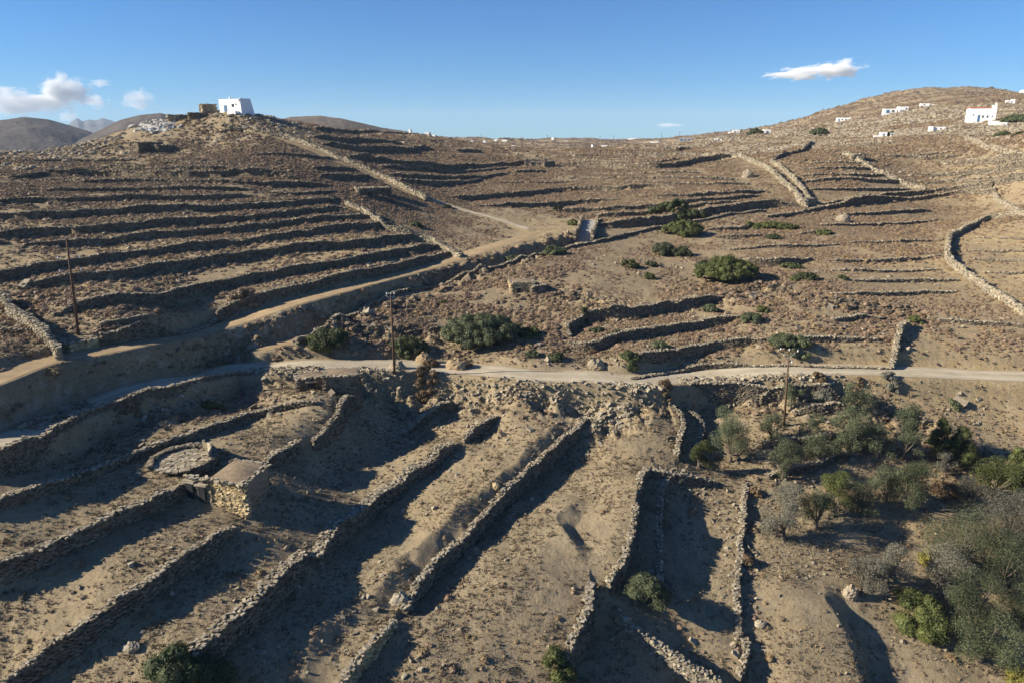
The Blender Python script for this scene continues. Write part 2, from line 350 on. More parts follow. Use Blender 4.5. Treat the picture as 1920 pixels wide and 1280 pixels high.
W('R','faint terrace line on the right hillside, upper one right of the broken wall',.9,.05, 1715,322,1815,317,1935,311)
W('R','faint terrace line on the right hillside, lower one right of the broken wall',.9,.05, 1705,335,1815,328)

W('R','faint terrace line in the pale field at the right edge, uppermost',.7,.05, 1832,448,1925,446)
W('R','faint terrace line in the pale field at the right edge, second down',.6,.05, 1812,469,1925,467)
W('R','faint terrace line in the pale field at the right edge, third down',.7,.05, 1826,487,1925,486)
W('R','faint terrace line in the pale field at the right edge, lowest',.6,.05, 1845,510,1925,510)
W('R','faint terrace line right of the broken diagonal wall, highest',.9,.05, 1700,296,1790,292)
W('R','faint stony line across the right slope, above the little free standing wall',.7,.05, 1560,598,1640,592,1690,590)
W('R','faint stony line right of the little free standing wall',.7,.05, 1740,598,1830,604,1925,612)
W('R','faint stony line high on the right slope under the long thin wall',.8,.05, 1560,402,1660,398,1740,396)
W('R','faint stony line in the middle of the right slope',.8,.05, 1560,552,1680,548,1790,546)
W('R','faint terrace line left of the walled lane, upper',1.0,.05, 1180,341,1290,343,1400,342)
W('R','faint terrace line in front of the stone house, lower',1.0,.05, 930,340,1010,342,1080,341)
W('R','faint terrace line below the spoil heap on the left hill',1.1,.05, 30,303,120,299,250,300)
W('R','faint terrace line under the dark square hut on the left hill',1.1,.05, 300,301,400,304,470,309)
W('R','faint terrace line in the scrub left of the diagonal wall',1.0,.05, 470,290,540,292,620,297)
W('R','faint stony line under the high one on the right slope',.8,.05, 1540,421,1650,417,1760,414)
W('R','faint stony line just above the crumbling wall on the right slope',.7,.05, 1590,456,1765,452)
W('R','faint stony line just below the crumbling wall on the right slope',.7,.05, 1560,506,1760,505)
W('R','faint stony line second below the crumbling wall on the right slope',.8,.05, 1600,526,1700,524,1800,524)
W('R','faint terrace line high on the right hillside, right of the broken wall top',.9,.05, 1650,291,1780,285)
W('R','faint terrace line on the right hillside between the upper two left of the broken wall',.8,.05, 1520,308,1620,307)
W('R','faint terrace line on the right hillside, second from below left of the broken wall',.8,.05, 1505,331,1590,330,1670,329)
W('R','faint terrace line running to the right edge, under the pale diagonal wall',.9,.05, 1760,301,1850,299,1930,297)
W('R','faint terrace line running to the right edge, just above the long thin wall',.9,.05, 1770,336,1850,333,1930,331)
W('R','faint wall line low in the brown field above the road at the right',.7,.05, 1440,632,1540,630,1640,634)
for w in WALLS:
    if w['kind'] in 'RE':
        ys = sum(p[1] for p in w['px']) / len(w['px']); xs = sum(p[0] for p in w['px']) / len(w['px'])
        if 'faint' in w['label']: w['h'] *= .6
        if w['h'] < 3 or ys < 700:
            w['h'] *= .62 if (ys < 640 and xs < 640) else (.58 if ys > 740 else .78)
        else: w['h'] *= (1.0 if xs < 700 else .8)

for w in WALLS:
    l = w['label']
    if 'carrying the upper' in l: w['up'] = .15; w['bankw'] = 2.6
    if 'tall wall' in l: w['up'] = .3
    if 'broad rubble' in l: w['up'] = .35
    if 'along the lower road, left' in l: w['up'] = .15

def resample(P, ds):
    P = np.asarray(P, float); seg = np.hypot(*(P[1:] - P[:-1]).T); L = np.concatenate([[0], np.cumsum(seg)])
    n = max(2, int(L[-1] / ds) + 1); t = np.linspace(0, L[-1], n)
    return np.stack([np.interp(t, L, P[:, k]) for k in range(P.shape[1])], 1), t
def smooth_line(P, it=2):
    P = np.asarray(P, float)
    for _ in range(it):                       # Chaikin corner cutting
        Q = [P[0]]
        for a, b in zip(P[:-1], P[1:]): Q += [a * .75 + b * .25, a * .25 + b * .75]
        Q.append(P[-1]); P = np.array(Q)
    return P
def line_dist(P, X, Y):
    """distance, side (+ = high/left side), arclength and overshoot to polyline P"""
    best = np.full(X.shape, 1e18); side = np.zeros(X.shape); arc = np.zeros(X.shape); over = np.zeros(X.shape); L = 0
    n = len(P) - 1
    for i in range(n):
        a, b = P[i], P[i + 1]; d = b - a; l = math.hypot(*d)
        if l < 1e-6: continue
        tx, ty = d / l
        rx, ry = X - a[0], Y - a[1]
        s = rx * tx + ry * ty; c = tx * ry - ty * rx
        sc = np.clip(s, 0, l); dd = (s - sc) ** 2 + c ** 2
        m = dd < best
        best = np.where(m, dd, best); side = np.where(m, c, side); arc = np.where(m, L + sc, arc)
        ov = np.zeros_like(s)
        if i == 0: ov = np.maximum(ov, -s)
        if i == n - 1: ov = np.maximum(ov, s - l)
        over = np.where(m, np.maximum(ov, 0), over)
        L += l
    return np.sqrt(best), side, arc, over, L
def terr_off(w, X, Y):
    if w['kind'] == 'F': return np.zeros(X.shape)
    d, side, arc, over, L = line_dist(w['P'], X, Y)
    wd = w['wd']
    e = np.clip(np.minimum(arc, L - arc) / min(2.5 if w['r'] < 110 else 5.0, L * .3), 0, 1) * .85 + .15
    up = w.get('up', .5); f = np.exp(-(over / 1.2) ** 2) * e * w['h']
    if 'bankw' in w:
        return np.exp(-(over / 1.2) ** 2) * e * w['h'] * (up - np.clip(-side / w['bankw'], 0, 1)) * np.exp(-(np.maximum(d - w['bankw'], 0) / wd) ** 1.3)
    if w['kind'] == 'E':
        s = np.clip((side + fbm(X / 2.2, Y / 2.2, 3, 7) * .7 + .1) / .8, -1, 1)
    elif w['kind'] == 'B':
        s = np.clip(side / .7, -1, 1)
    else: s = np.where(side > 0, 1.0, -1.0)
    # the upper ground stays at wall height for a little, then eases back
    return f * s * np.where(s > 0, up, 1 - up) * np.exp(-(d / wd) ** 1.3)
for w in WALLS:
    w['off'] = w['h'] * w.get('up', .5) + w['p']
    P = np.array([hit_base(x, y, w['off']) for x, y in w['px']])
    w['r'] = float(np.hypot(*P.mean(0)))
for it in range(3):
    for w in WALLS:
        offs = w.get('offs', [w['off']] * len(w['px']))
        P = np.array([hit_base(x, y, o) for (x, y), o in zip(w['px'], offs)])
        w['P0'] = P; w['P'] = resample(smooth_line(P, 2), .8)[0]
        w['wd'] = (2.2 + 1.1 * w['h']) * (1.0 if w['r'] < 110 else 1.15)
        w['bb'] = (P[:, 0].min() - 4 * w['wd'], P[:, 0].max() + 4 * w['wd'], P[:, 1].min() - 4 * w['wd'], P[:, 1].max() + 4 * w['wd'])
    for w in WALLS:
        P = w['P0']; T = np.gradient(P, axis=0); T /= np.maximum(np.hypot(T[:, 0], T[:, 1]), 1e-6)[:, None]
        N = np.stack([-T[:, 1], T[:, 0]], 1)               # left = high side
        Q = P + N * .5
        tot = np.zeros(len(Q))
        for v in WALLS:
            b = v['bb']
            if ((Q[:, 0] > b[0]) & (Q[:, 0] < b[1]) & (Q[:, 1] > b[2]) & (Q[:, 1] < b[3])).any(): tot += terr_off(v, Q[:, 0], Q[:, 1])
        w['offs'] = list(tot + w['p'] + (base_h(Q[:, 0], Q[:, 1]) - base_h(P[:, 0], P[:, 1])))
OFF = np.zeros(H0.shape)
def submask(b):
    cx = np.array([b[0], b[1], b[0], b[1]]); cy = np.array([b[2], b[2], b[3], b[3]])
    a = np.arctan2(cx, cy); r = np.hypot(cx, cy)
    xs = min(max(0, b[0]), b[1]) if b[0] <= 0 <= b[1] else min(abs(b[0]), abs(b[1])); rmin = max(10, math.hypot(0 if b[0] <= 0 <= b[1] else xs, max(b[2], 1)))
    i0 = max(0, int((a.min() - AZ0) / DAZ) - 1); i1 = min(NA, int((a.max() - AZ0) / DAZ) + 2)
    j0 = max(0, int((math.log(rmin) - LR0) / DLR) - 2); j1 = min(NR, int((math.log(r.max()) - LR0) / DLR) + 2)
    return slice(j0, max(j1, j0 + 1)), slice(i0, max(i1, i0 + 1))
for w in WALLS:
    sj, si = submask(w['bb'])
    if OFF[sj, si].size: OFF[sj, si] += terr_off(w, GX[sj, si], GY[sj, si])

# natural unevenness
NOI = fbm(GX / 14, GY / 14, 3, 3) * (.22 + .33 * np.clip((RR - 90) / 60, 0, 1)) + fbm(GX / 2.6, GY / 2.6, 4, 21) * .20
ROUGH = np.zeros(H0.shape)
for w in WALLS:
    if w['kind'] == 'B' or 'carrying the upper' in w['label']:
        sj, si = submask(w['bb'])
        if not OFF[sj, si].size: continue
        d, side, arc, over, L = line_dist(w['P'], GX[sj, si], GY[sj, si])
        ROUGH[sj, si] = np.maximum(ROUGH[sj, si], np.exp(-((side + 1.2) / 1.9) ** 2) * (over < 1) * (d < 5))
NOI += ROUGH * (fbm(GX / 1.7, GY / 1.7, 4, 88, .6) * 1.3)
NOI += fbm(GX / 60, GY / 60, 4, 5) * np.clip((RR - 300) / 500, 0, 1) * 7 + fbm(GX / 9, GY / 9, 3, 8) * np.clip((RR - 120) / 250, 0, 1) * 1.1
HH = H0 + OFF + NOI

# ------------------------------------------------------------------ roads pressed into the land
def trace(pts, off=0.0): return np.array([hit_base(pts[i], pts[i + 1], off) for i in range(0, len(pts), 2)])
def lookup(G, x, y):
    x = np.asarray(x, float); y = np.asarray(y, float)
    fa = (np.arctan2(x, y) - AZ0) / DAZ; fr = (np.log(np.hypot(x, y)) - LR0) / DLR
    ia = np.clip(np.floor(fa).astype(int), 0, NA - 2); ir = np.clip(np.floor(fr).astype(int), 0, NR - 2)
    fa = np.clip(fa - ia, 0, 1); fr = np.clip(fr - ir, 0, 1)
    return (G[ir, ia] * (1 - fa) + G[ir, ia + 1] * fa) * (1 - fr) + (G[ir + 1, ia] * (1 - fa) + G[ir + 1, ia + 1] * fa) * fr
ROADS = [
 dict(name='gravel_road', w=4.0, sh=.8, pts=[2150,712,1920,704,1800,700,1700,694,1600,690,1500,692,1400,698,1300,706,1200,713,1100,712,1000,706,900,697,800,691,700,688,600,685,500,685,430,690,380,701,330,702,250,717,150,752,50,797,0,816,-80,848]),
 dict(name='dirt_track', w=3.0, sh=.7, pts=[-120,752,-60,732,0,712,60,692,100,681,150,668,225,653,325,631,375,616,475,589,555,566,655,537,755,507,855,481,955,458,1000,438]),
 dict(name='sunken_lane', w=1.6, sh=.8, pts=[490,640,560,606,640,580,740,541,850,508,950,481,1030,461,1075,449,1101,442]),
 dict(name='paved_path', w=1.5, sh=.5, pts=[797,369,855,387,905,403,955,419,992,431]),
 dict(name='concrete_lane', w=2.6, sh=.8, pts=[1094,446,1100,436,1103,424,1105,413]),
 dict(name='hill_path', w=2.2, sh=.6, pts=[800,372,752,355,700,331,637,306,575,278,538,261,490,246,462,238]),
]
for rd in ROADS:
    P = trace(rd['pts']); P = resample(smooth_line(P, 2), .7)[0]; rd['P'] = P
    z = lookup(HH, P[:, 0], P[:, 1]); k = 17 if len(P) > 40 else 5
    zp = np.pad(z, (k // 2, k // 2), mode='edge'); rd['z'] = np.convolve(zp, np.ones(k) / k, 'valid')
    if rd['name'] == 'sunken_lane': rd['z'] = rd['z'] - .1
    m = rd['w'] * .5 + rd['sh'] + 1.5
    b = (P[:, 0].min() - m, P[:, 0].max() + m, P[:, 1].min() - m, P[:, 1].max() + m)
    sj, si = submask(b)
    d, side, arc, over, L = line_dist(P, GX[sj, si], GY[sj, si])
    zz = np.interp(arc, np.linspace(0, L, len(P)), rd['z'])
    t = np.clip((d - rd['w'] * .5 - .35) / rd['sh'], 0, 1); t = t * t * (3 - 2 * t)
    HH[sj, si] = zz * (1 - t) + HH[sj, si] * t
RDM = np.zeros(H0.shape)
for rd in ROADS:
    P = rd['P']; m = rd['w'] * .5 + 1.6; b = (P[:, 0].min() - m, P[:, 0].max() + m, P[:, 1].min() - m, P[:, 1].max() + m); sj, si = submask(b)
    RDM[sj, si] = np.maximum(RDM[sj, si], np.clip((rd['w'] * .5 + 1.3 - line_dist(P, GX[sj, si], GY[sj, si])[0]) / .7, 0, 1))
BANK = np.zeros(H0.shape)
for w in WALLS:
    if 'carrying the upper' in w['label']:
        bb = w['bb']; sj, si = submask(bb); d, side, arc, over, L = line_dist(w['P'], GX[sj, si], GY[sj, si])
        BANK[sj, si] = np.maximum(BANK[sj, si], np.clip(-side / .8, 0, 1) * np.clip((7 - d) / 2, 0, 1) * (over < 1.5))
HH += BANK * (1 - RDM) * (np.abs(fbm(GX / 2.4, GY / 2.4, 4, 188, .6)) * 2.4 + fbm(GX / .8, GY / .8, 2, 19) * .5 - .4)
def Hf(x, y): return lookup(HH, x, y)
def hit(px, py, off=0.0, rmin=16.0):
    az, g = ray(px, py)
    lr = np.arange(math.log(rmin), LR1, 0.002); r = np.exp(lr)
    h = Hf(np.sin(az) * r, np.cos(az) * r) + off
    d = h - g * r; k = int(np.argmax(d > 0))
    if d[k] <= 0:                                    # ray passes over everything: closest approach
        k = int(np.argmax(np.where(r < 1500, d / r, -9)))
    rr = r[k]; x, y = math.sin(az) * rr, math.cos(az) * rr
    return Vector((x, y, float(Hf(x, y))))
def mpp(p): return (p.y * CP - p.z * SP) / 1280.0     # metres per photo pixel (approx.)

# ------------------------------------------------------------------ cover of the land: (px, py, scrub, straw, rock)
COVER = [(200,500,.42,.85,0),(600,480,.2,1,0),(650,420,.3,.9,0),(300,560,.28,.95,0),(200,400,.7,.6,0),(200,320,.8,.5,0),(50,305,.6,.6,.35),(500,300,.95,.2,0),(400,350,.9,.3,0),(400,300,.95,.2,0),
 (700,310,.95,.25,0),(850,430,.95,.2,0),(900,330,.9,.35,0),(1100,340,.85,.5,0),(1300,330,.8,.55,0),(1100,380,.8,.55,0),(1000,437,.15,.9,0),(1600,300,.75,.6,.15),(1600,340,.8,.55,0),(1700,400,.8,.6,0),
 (1850,440,.12,1,.02),(1880,510,.15,1,.02),(1900,470,.1,1,.02),(1850,300,.7,.65,.15),(1600,430,.85,.5,.05),(1300,470,.85,.35,.05),(850,540,.95,.15,0),(1100,500,.9,.3,0),(1200,640,.85,.45,0),(1600,600,.92,.35,.03),(1800,650,.8,.45,.05),
 (700,650,.75,.3,.1),(1100,690,.6,.4,.3),(1750,740,.5,.85,.25),(1900,780,.55,.85,.3),(1300,745,.6,.5,.3),(1000,760,.5,.4,.25),(1550,780,.4,.65,.1),(1650,870,.3,.6,.05),(1500,900,.12,.45,.1),(1500,1200,.1,.35,.25),
 (1350,950,.12,.45,.15),(300,850,.3,.3,.05),(100,900,.35,.35,.08),(300,1150,.16,.25,.06),(700,1050,.1,.2,.03),(1000,1100,.05,.25,.04),(1100,850,.06,.35,.03),(100,1200,.18,.3,.08),(750,900,.15,.25,.1),(650,850,.1,.1,.3),
 (1700,250,.5,.7,.9),(1500,272,.45,.6,.9),(1620,235,.5,.7,.6),(1750,190,.5,.6,.08),(1400,262,.4,.6,.8),(1100,280,.5,.75,.1),(285,240,.45,.7,.4),(200,250,.5,.6,.3),(900,240,.5,.6,0),(80,760,.4,.2,.1),(470,660,.7,.2,.3),(1850,230,.5,.7,.6),(450,225,.7,.5,.3)]
CP_ = []
for px, py, a, b, c in COVER:
    q = hit(px, py); CP_.append((math.atan2(q.x, q.y) * 1.0, math.log(q.length), a, b, c))
CP_ = np.array(CP_)
def cover_at(az, lr):
    W_ = np.zeros(az.shape); O = [np.zeros(az.shape) for _ in range(3)]
    for i in range(len(CP_)):
        w_ = 1.0 / ((az - CP_[i, 0]) ** 2 + (lr - CP_[i, 1]) ** 2 + 3e-4) ** 1.5
        W_ += w_
        for k in range(3): O[k] += w_ * CP_[i, 2 + k]
    return [o / W_ for o in O]
CC = cover_at(CA, CR)
COV = [_interp2(c, ca, cr, GA, GR) for c in CC]
ROADM = np.zeros(H0.shape)
for rd in ROADS:
    P = rd['P']; m = rd['w'] * .5 + 1.5
    b = (P[:, 0].min() - m, P[:, 0].max() + m, P[:, 1].min() - m, P[:, 1].max() + m)
    sj, si = submask(b); d = line_dist(P, GX[sj, si], GY[sj, si])[0]
    ROADM[sj, si] = np.maximum(ROADM[sj, si], np.clip((rd['w'] * .5 + .9 - d) / .8, 0, 1))

# ------------------------------------------------------------------ node helpers and materials
def new_mat(name, rough=0.9, spec=0.2):
    m = bpy.data.materials.new(name); m.use_nodes = True; nt = m.node_tree
    b = nt.nodes['Principled BSDF']; b.inputs['Roughness'].default_value = rough; b.inputs['Specular IOR Level'].default_value = spec
    return m, nt, b
class NT:
    def __init__(s, nt): s.nt = nt; s.tc = nt.nodes.new('ShaderNodeTexCoord')
    def noise(s, scale, detail=4, rough=.6, coord='Object', dist=0.0, vec=None):
        n = s.nt.nodes.new('ShaderNodeTexNoise'); n.inputs['Scale'].default_value = scale; n.inputs['Detail'].default_value = detail
        n.inputs['Roughness'].default_value = rough; n.inputs['Distortion'].default_value = dist
        s.nt.links.new(vec if vec is not None else s.tc.outputs[coord], n.inputs['Vector']); return n.outputs['Fac']
    def ramp(s, fac, a, b, c0=(0, 0, 0, 1), c1=(1, 1, 1, 1)):
        r = s.nt.nodes.new('ShaderNodeValToRGB'); e = r.color_ramp.elements
        e[0].position = a; e[1].position = b; e[0].color = c0 if len(c0) == 4 else (*c0, 1); e[1].color = c1 if len(c1) == 4 else (*c1, 1)
        s.nt.links.new(fac, r.inputs[0]); return r.outputs[0]
    def mix(s, fac, a, b, mode='MIX'):
        m = s.nt.nodes.new('ShaderNodeMix'); m.data_type = 'RGBA'; m.blend_type = mode
        for v, k in ((fac, 0), (a, 6), (b, 7)):
            if isinstance(v, (int, float)): m.inputs[k].default_value = v
            elif isinstance(v, tuple): m.inputs[k].default_value = (*v[:3], 1)
            else: s.nt.links.new(v, m.inputs[k])
        return m.outputs[2]
    def math(s, op, a, b=0.0, clamp=False):
        m = s.nt.nodes.new('ShaderNodeMath'); m.operation = op; m.use_clamp = clamp
        for v, k in ((a, 0), (b, 1)):
            if isinstance(v, (int, float)): m.inputs[k].default_value = v
            else: s.nt.links.new(v, m.inputs[k])
        return m.outputs[0]
    def attr(s, name):
        a = s.nt.nodes.new('ShaderNodeAttribute'); a.attribute_name = name; return a.outputs['Fac']
    def bump(s, h, strength, dist, bsdf):
        b = s.nt.nodes.new('ShaderNodeBump'); b.inputs['Strength'].default_value = strength; b.inputs['Distance'].default_value = dist
        s.nt.links.new(h, b.inputs['Height']); s.nt.links.new(b.outputs[0], bsdf.inputs['Normal'])
def mat_ground():
    m, nt, b = new_mat('dry_earth', .95, .1); N = NT(nt)
    big = N.noise(.035, 4); mid = N.noise(.35, 5, .65); fine = N.noise(3.2, 5, .7); grit = N.noise(14, 3, .7)
    scrub, straw, rock = N.attr('scrub'), N.attr('straw'), N.attr('rock')
    soil = N.mix(N.ramp(mid, .35, .65), (.20, .160, .100), (.30, .243, .155))
    gold = N.mix(N.ramp(fine, .35, .65), (.29, .212, .110), (.45, .34, .185))
    sf = N.math('MULTIPLY', straw, N.ramp(N.math('ADD', N.math('MULTIPLY', big, .5), N.math('MULTIPLY', mid, .5)), .36, .56))
    c = N.mix(sf, soil, gold)
    c = N.mix(N.ramp(fine, .55, .72), c, (.30, .245, .17))
    # patches of dead brown growth where scrub stands
    pf = N.math('MULTIPLY', N.ramp(N.math('ADD', N.math('MULTIPLY', mid, .45), N.math('MULTIPLY', fine, .55)), .44, .56), scrub)
    c = N.mix(N.math('MULTIPLY', pf, .8), c, (.165, .114, .074))
    c = N.mix(N.math('MULTIPLY', N.ramp(N.noise(1.25, 5, .7), .48, .62), .5), c, (.135, .112, .075))
    # bare stone showing through
    rf = N.math('MULTIPLY', N.ramp(N.noise(.6, 5, .7), .52, .60), rock)
    c = N.mix(rf, c, (.36, .31, .235))
    c = N.mix(N.ramp(grit, .56, .66), c, (.085, .065, .045)); c = N.mix(N.math('MULTIPLY', N.ramp(N.noise(22, 2, .6), .5, .7), .35), c, (.36, .30, .21)); c = N.mix(N.ramp(N.noise(9, 2, .6), .66, .70), c, (.42, .37, .29))
    nt.links.new(c, b.inputs['Base Color'])
    N.bump(N.math('ADD', N.math('MULTIPLY', fine, 1.0), N.math('MULTIPLY', grit, .35)), .8, .12, b)
    return m
def mat_stone(name, dark, light, warm=(.36, .26, .14), wf=.25):
    m, nt, b = new_mat(name, .92, .15); N = NT(nt)
    g = nt.nodes.new('ShaderNodeNewGeometry')
    c = N.mix(g.outputs['Random Per Island'], dark, light)
    c = N.mix(N.math('MULTIPLY', N.ramp(N.noise(.8, 4), .5, .62), wf), c, warm)
    c = N.mix(N.math('MULTIPLY', N.ramp(N.noise(7, 4, .7), .45, .62), .5), c, tuple(x * .55 for x in dark))
    nt.links.new(c, b.inputs['Base Color']); N.bump(N.noise(10, 5, .7), .6, .05, b); return m
def mat_plain(name, c0, c1, scale=1.5, rough=.85, spec=.25, bump=.3):
    m, nt, b = new_mat(name, rough, spec); N = NT(nt)
    nt.links.new(N.mix(N.ramp(N.noise(scale, 5, .65), .35, .65), c0, c1), b.inputs['Base Color'])
    if bump: N.bump(N.noise(scale * 6, 4), bump, .03, b)
    return m
def mat_leaf(name, c0, c1, c2, trans=.15):
    m, nt, b = new_mat(name, .6, .25); N = NT(nt)
    g = nt.nodes.new('ShaderNodeNewGeometry'); oi = nt.nodes.new('ShaderNodeObjectInfo')
    c = N.mix(g.outputs['Random Per Island'], c0, c1)
    c = N.mix(N.ramp(N.noise(.9, 3), .45, .68), c, c2)
    hs = nt.nodes.new('ShaderNodeHueSaturation'); nt.links.new(c, hs.inputs['Color'])
    nt.links.new(N.math('ADD', N.math('MULTIPLY', oi.outputs['Random'], .5), .75), hs.inputs['Value'])
    nt.links.new(hs.outputs[0], b.inputs['Base Color'])
    t = nt.nodes.new('ShaderNodeBsdfTranslucent'); nt.links.new(hs.outputs[0], t.inputs['Color'])
    mx = nt.nodes.new('ShaderNodeMixShader'); mx.inputs[0].default_value = trans
    out = nt.nodes['Material Output']; nt.links.new(b.outputs[0], mx.inputs[1]); nt.links.new(t.outputs[0], mx.inputs[2]); nt.links.new(mx.outputs[0], out.inputs['Surface'])
    return m
M_GROUND = mat_ground()
M_STONE = mat_stone('dry_stone', (.085, .070, .052), (.235, .20, .15))  # kept dark so wall faces carry their shade in the colour
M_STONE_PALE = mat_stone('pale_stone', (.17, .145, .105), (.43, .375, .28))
M_ROCK = mat_stone('weathered_rock', (.19, .155, .112), (.38, .32, .235), (.40, .29, .15), .35)
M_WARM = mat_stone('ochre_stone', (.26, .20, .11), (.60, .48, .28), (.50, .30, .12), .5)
M_ROOFEARTH = mat_plain('earth_roof', (.17, .132, .09), (.26, .20, .135), 2.5, .95, .1, .6)
M_WHITE = mat_plain('whitewash', (.74, .74, .72), (.82, .82, .80), .8, .8, .2, .1)
M_DARK = mat_plain('dark_opening', (.012, .013, .016), (.03, .03, .035), 3, .6, .3, 0)
M_GLASS = mat_plain('window_glass', (.02, .03, .04), (.05, .065, .08), 3, .15, .5, 0)
M_BLUE = mat_plain('blue_paint', (.04, .12, .25), (.06, .16, .30), 2, .5, .4, 0)
M_RED = mat_plain('red_roof_tiles', (.34, .10, .05), (.45, .15, .08), 3, .8, .2, .3)
M_GREYWALL = mat_plain('grey_render', (.30, .29, .27), (.40, .38, .35), 1, .85, .2, .1)
M_CONC = mat_plain('concrete', (.27, .26, .24), (.36, .345, .31), 1.2, .9, .2, .2)
M_WOOD = mat_plain('tarred_wood', (.075, .045, .028), (.13, .082, .05), 3, .85, .2, .2)
M_BARK = mat_plain('bark', (.09, .072, .055), (.17, .14, .11), 4, .9, .15, .4)
M_METAL = mat_plain('galvanised_metal', (.30, .31, .32), (.42, .43, .44), 3, .45, .5, 0)
M_PORC = mat_plain('porcelain', (.62, .62, .60), (.72, .72, .70), 3, .3, .5, 0)
M_OLIVE = mat_leaf('olive_leaves', (.058, .070, .036), (.125, .138, .076), (.082, .096, .052))
M_GREYL = mat_leaf('grey_leaves', (0.097, 0.095, 0.072), (0.176, 0.167, 0.128), (0.132, 0.126, 0.093))
M_GREEN = mat_leaf('green_leaves', (.048, .060, .018), (.115, .125, .036), (.070, .082, .026))
M_DKGREEN = mat_leaf('dark_green_leaves', (0.035, 0.048, 0.018), (0.080, 0.092, 0.034), (0.052, 0.066, 0.028))
M_LENT = mat_leaf('grey_green_leaves', (.046, .058, .028), (.100, .112, .056), (.066, .080, .040))
M_YELL = mat_leaf('yellow_leaves', (.12, .115, .025), (.23, .20, .045), (.16, .14, .04))
M_BROWN = mat_leaf('dead_brown_twigs', (.10, .065, .035), (.20, .14, .08), (.14, .095, .05))
M_SCRUB = mat_leaf('thorny_scrub', (.115, .080, .054), (.275, .195, .128), (.175, .125, .083), .05)
M_SCRUB2 = mat_leaf('straw_tuft', (.17, .115, .06), (.30, .215, .12), (.22, .155, .085), .1)
def mat_road():
    m, nt, b = new_mat('road_gravel', .95, .1); N = NT(nt)
    c = N.mix(N.ramp(N.noise(.5, 5), .35, .65), (.33, .28, .20), (.42, .365, .27)); c = N.mix(N.ramp(N.noise(9, 3, .7), .55, .7), c, (.24, .20, .15))
    wt_ = N.math('SUBTRACT', 1.0, N.math('MULTIPLY', N.math('ABSOLUTE', N.math('SUBTRACT', N.math('ABSOLUTE', N.attr('across')), .95)), 2.6), True)
    c = N.mix(N.math('MULTIPLY', wt_, N.ramp(N.noise(.35, 3), .3, .6)), c, (.47, .41, .31))
    c = N.mix(N.math('MULTIPLY', N.ramp(N.math('ADD', N.math('ABSOLUTE', N.attr('across')), N.noise(1.2, 4)), 1.9 / 3, 2.5 / 3) if False else N.math('MULTIPLY', N.math('SUBTRACT', N.math('ADD', N.math('ABSOLUTE', N.attr('across')), N.noise(1.2, 4)), 2.1), 2.5, True), .7), c, (.27, .20, .12))
    nt.links.new(c, b.inputs['Base Color']); N.bump(N.noise(8, 4), .4, .05, b); return m
M_ROAD = mat_road()
def mat_track():
    m, nt, b = new_mat('track_earth', .95, .1); N = NT(nt)
    c = N.mix(N.ramp(N.noise(.5, 5), .35, .65), (.25, .185, .11), (.35, .262, .158)); c = N.mix(N.ramp(N.noise(6, 3, .7), .55, .7), c, (.20, .15, .095))
    nt.links.new(c, b.inputs['Base Color']); N.bump(N.noise(6, 4), .5, .05, b); return m
M_TRACK = mat_track()

# ------------------------------------------------------------------ the ground sheet
def grid_faces(nr, na):
    idx = np.arange(nr * na).reshape(nr, na)
    return np.stack([idx[:-1, :-1], idx[1:, :-1], idx[1:, 1:], idx[:-1, 1:]], -1).reshape(-1, 4)[:, ::-1]
V = np.stack([GX, GY, HH], -1).reshape(-1, 3)
me = np_mesh('ground', V, grid_faces(NR, NA), [M_GROUND], smooth=True)
for nm, arr in (('scrub', np.clip(COV[0] + BANK, 0, 1) * (1 - .85 * ROADM)), ('straw', np.clip(COV[1] + .35 * ROADM, 0, 1)), ('rock', np.clip(COV[2] + .45 * BANK, 0, 1))):
    a = me.attributes.new(nm, 'FLOAT', 'POINT'); a.data.foreach_set('value', arr.astype(np.float32).ravel())
ground = tag(obj('ground', me), 'dry brown terraced hillsides under scrub and straw coloured grass', kind='structure')
# a low plain that carries the land on to the horizon, below and beyond the sheet
pm = MB(); pm.box(0, 3500, -121, 15000, 11000, 2); pl = pm.build('plain', M_GROUND); tag(pl, 'low dry land beyond the hills', kind='structure')

def ribbon(name, rd, mat, label, lift=.035, w=None):
    P = rd['P']; w = w or rd['w']; P, _ = resample(P, .35)
    T = np.gradient(P, axis=0); T /= np.hypot(T[:, 0], T[:, 1])[:, None]; N_ = np.stack([-T[:, 1], T[:, 0]], 1)
    k = 13; offs = np.linspace(-w / 2, w / 2, k); V = []
    edge = fbm(np.arange(len(P)) * .12, np.zeros(len(P)), 3, 4)[:, None] * np.array([[(abs(j - 6) / 6) ** 3 for j in range(k)]]) * .45
    for j, o in enumerate(offs):
        q = P + N_ * (o + np.sign(o) * edge[:, j])[:, None]
        V.append(np.column_stack([q, Hf(q[:, 0], q[:, 1]) + lift * (1.6 - .9 * abs(j - 6) / 6)]))
    V = np.stack(V, 1).reshape(-1, 3); me = np_mesh(name, V, grid_faces(len(P), k), [mat], smooth=True)
    # make sure it faces up
    a_ = me.attributes.new('across', 'FLOAT', 'POINT'); a_.data.foreach_set('value', np.tile(offs, len(P)).astype(np.float32))
    o = obj(name, me); tag(o, label, kind='structure'); return o
ribbon('road', ROADS[0], M_ROAD, 'pale gravel road winding across the valley')
ribbon('track', ROADS[1], M_TRACK, 'dirt track on the bank of the left hillside')
ribbon('lane', ROADS[2], M_TRACK, 'sunken lane between stone walls in the shade')
ribbon('path', ROADS[5], M_TRACK, 'bare earth path beside the diagonal wall up to the hilltop')
ribbon('path', ROADS[3], M_ROAD, 'narrow paved path climbing towards the hilltop')

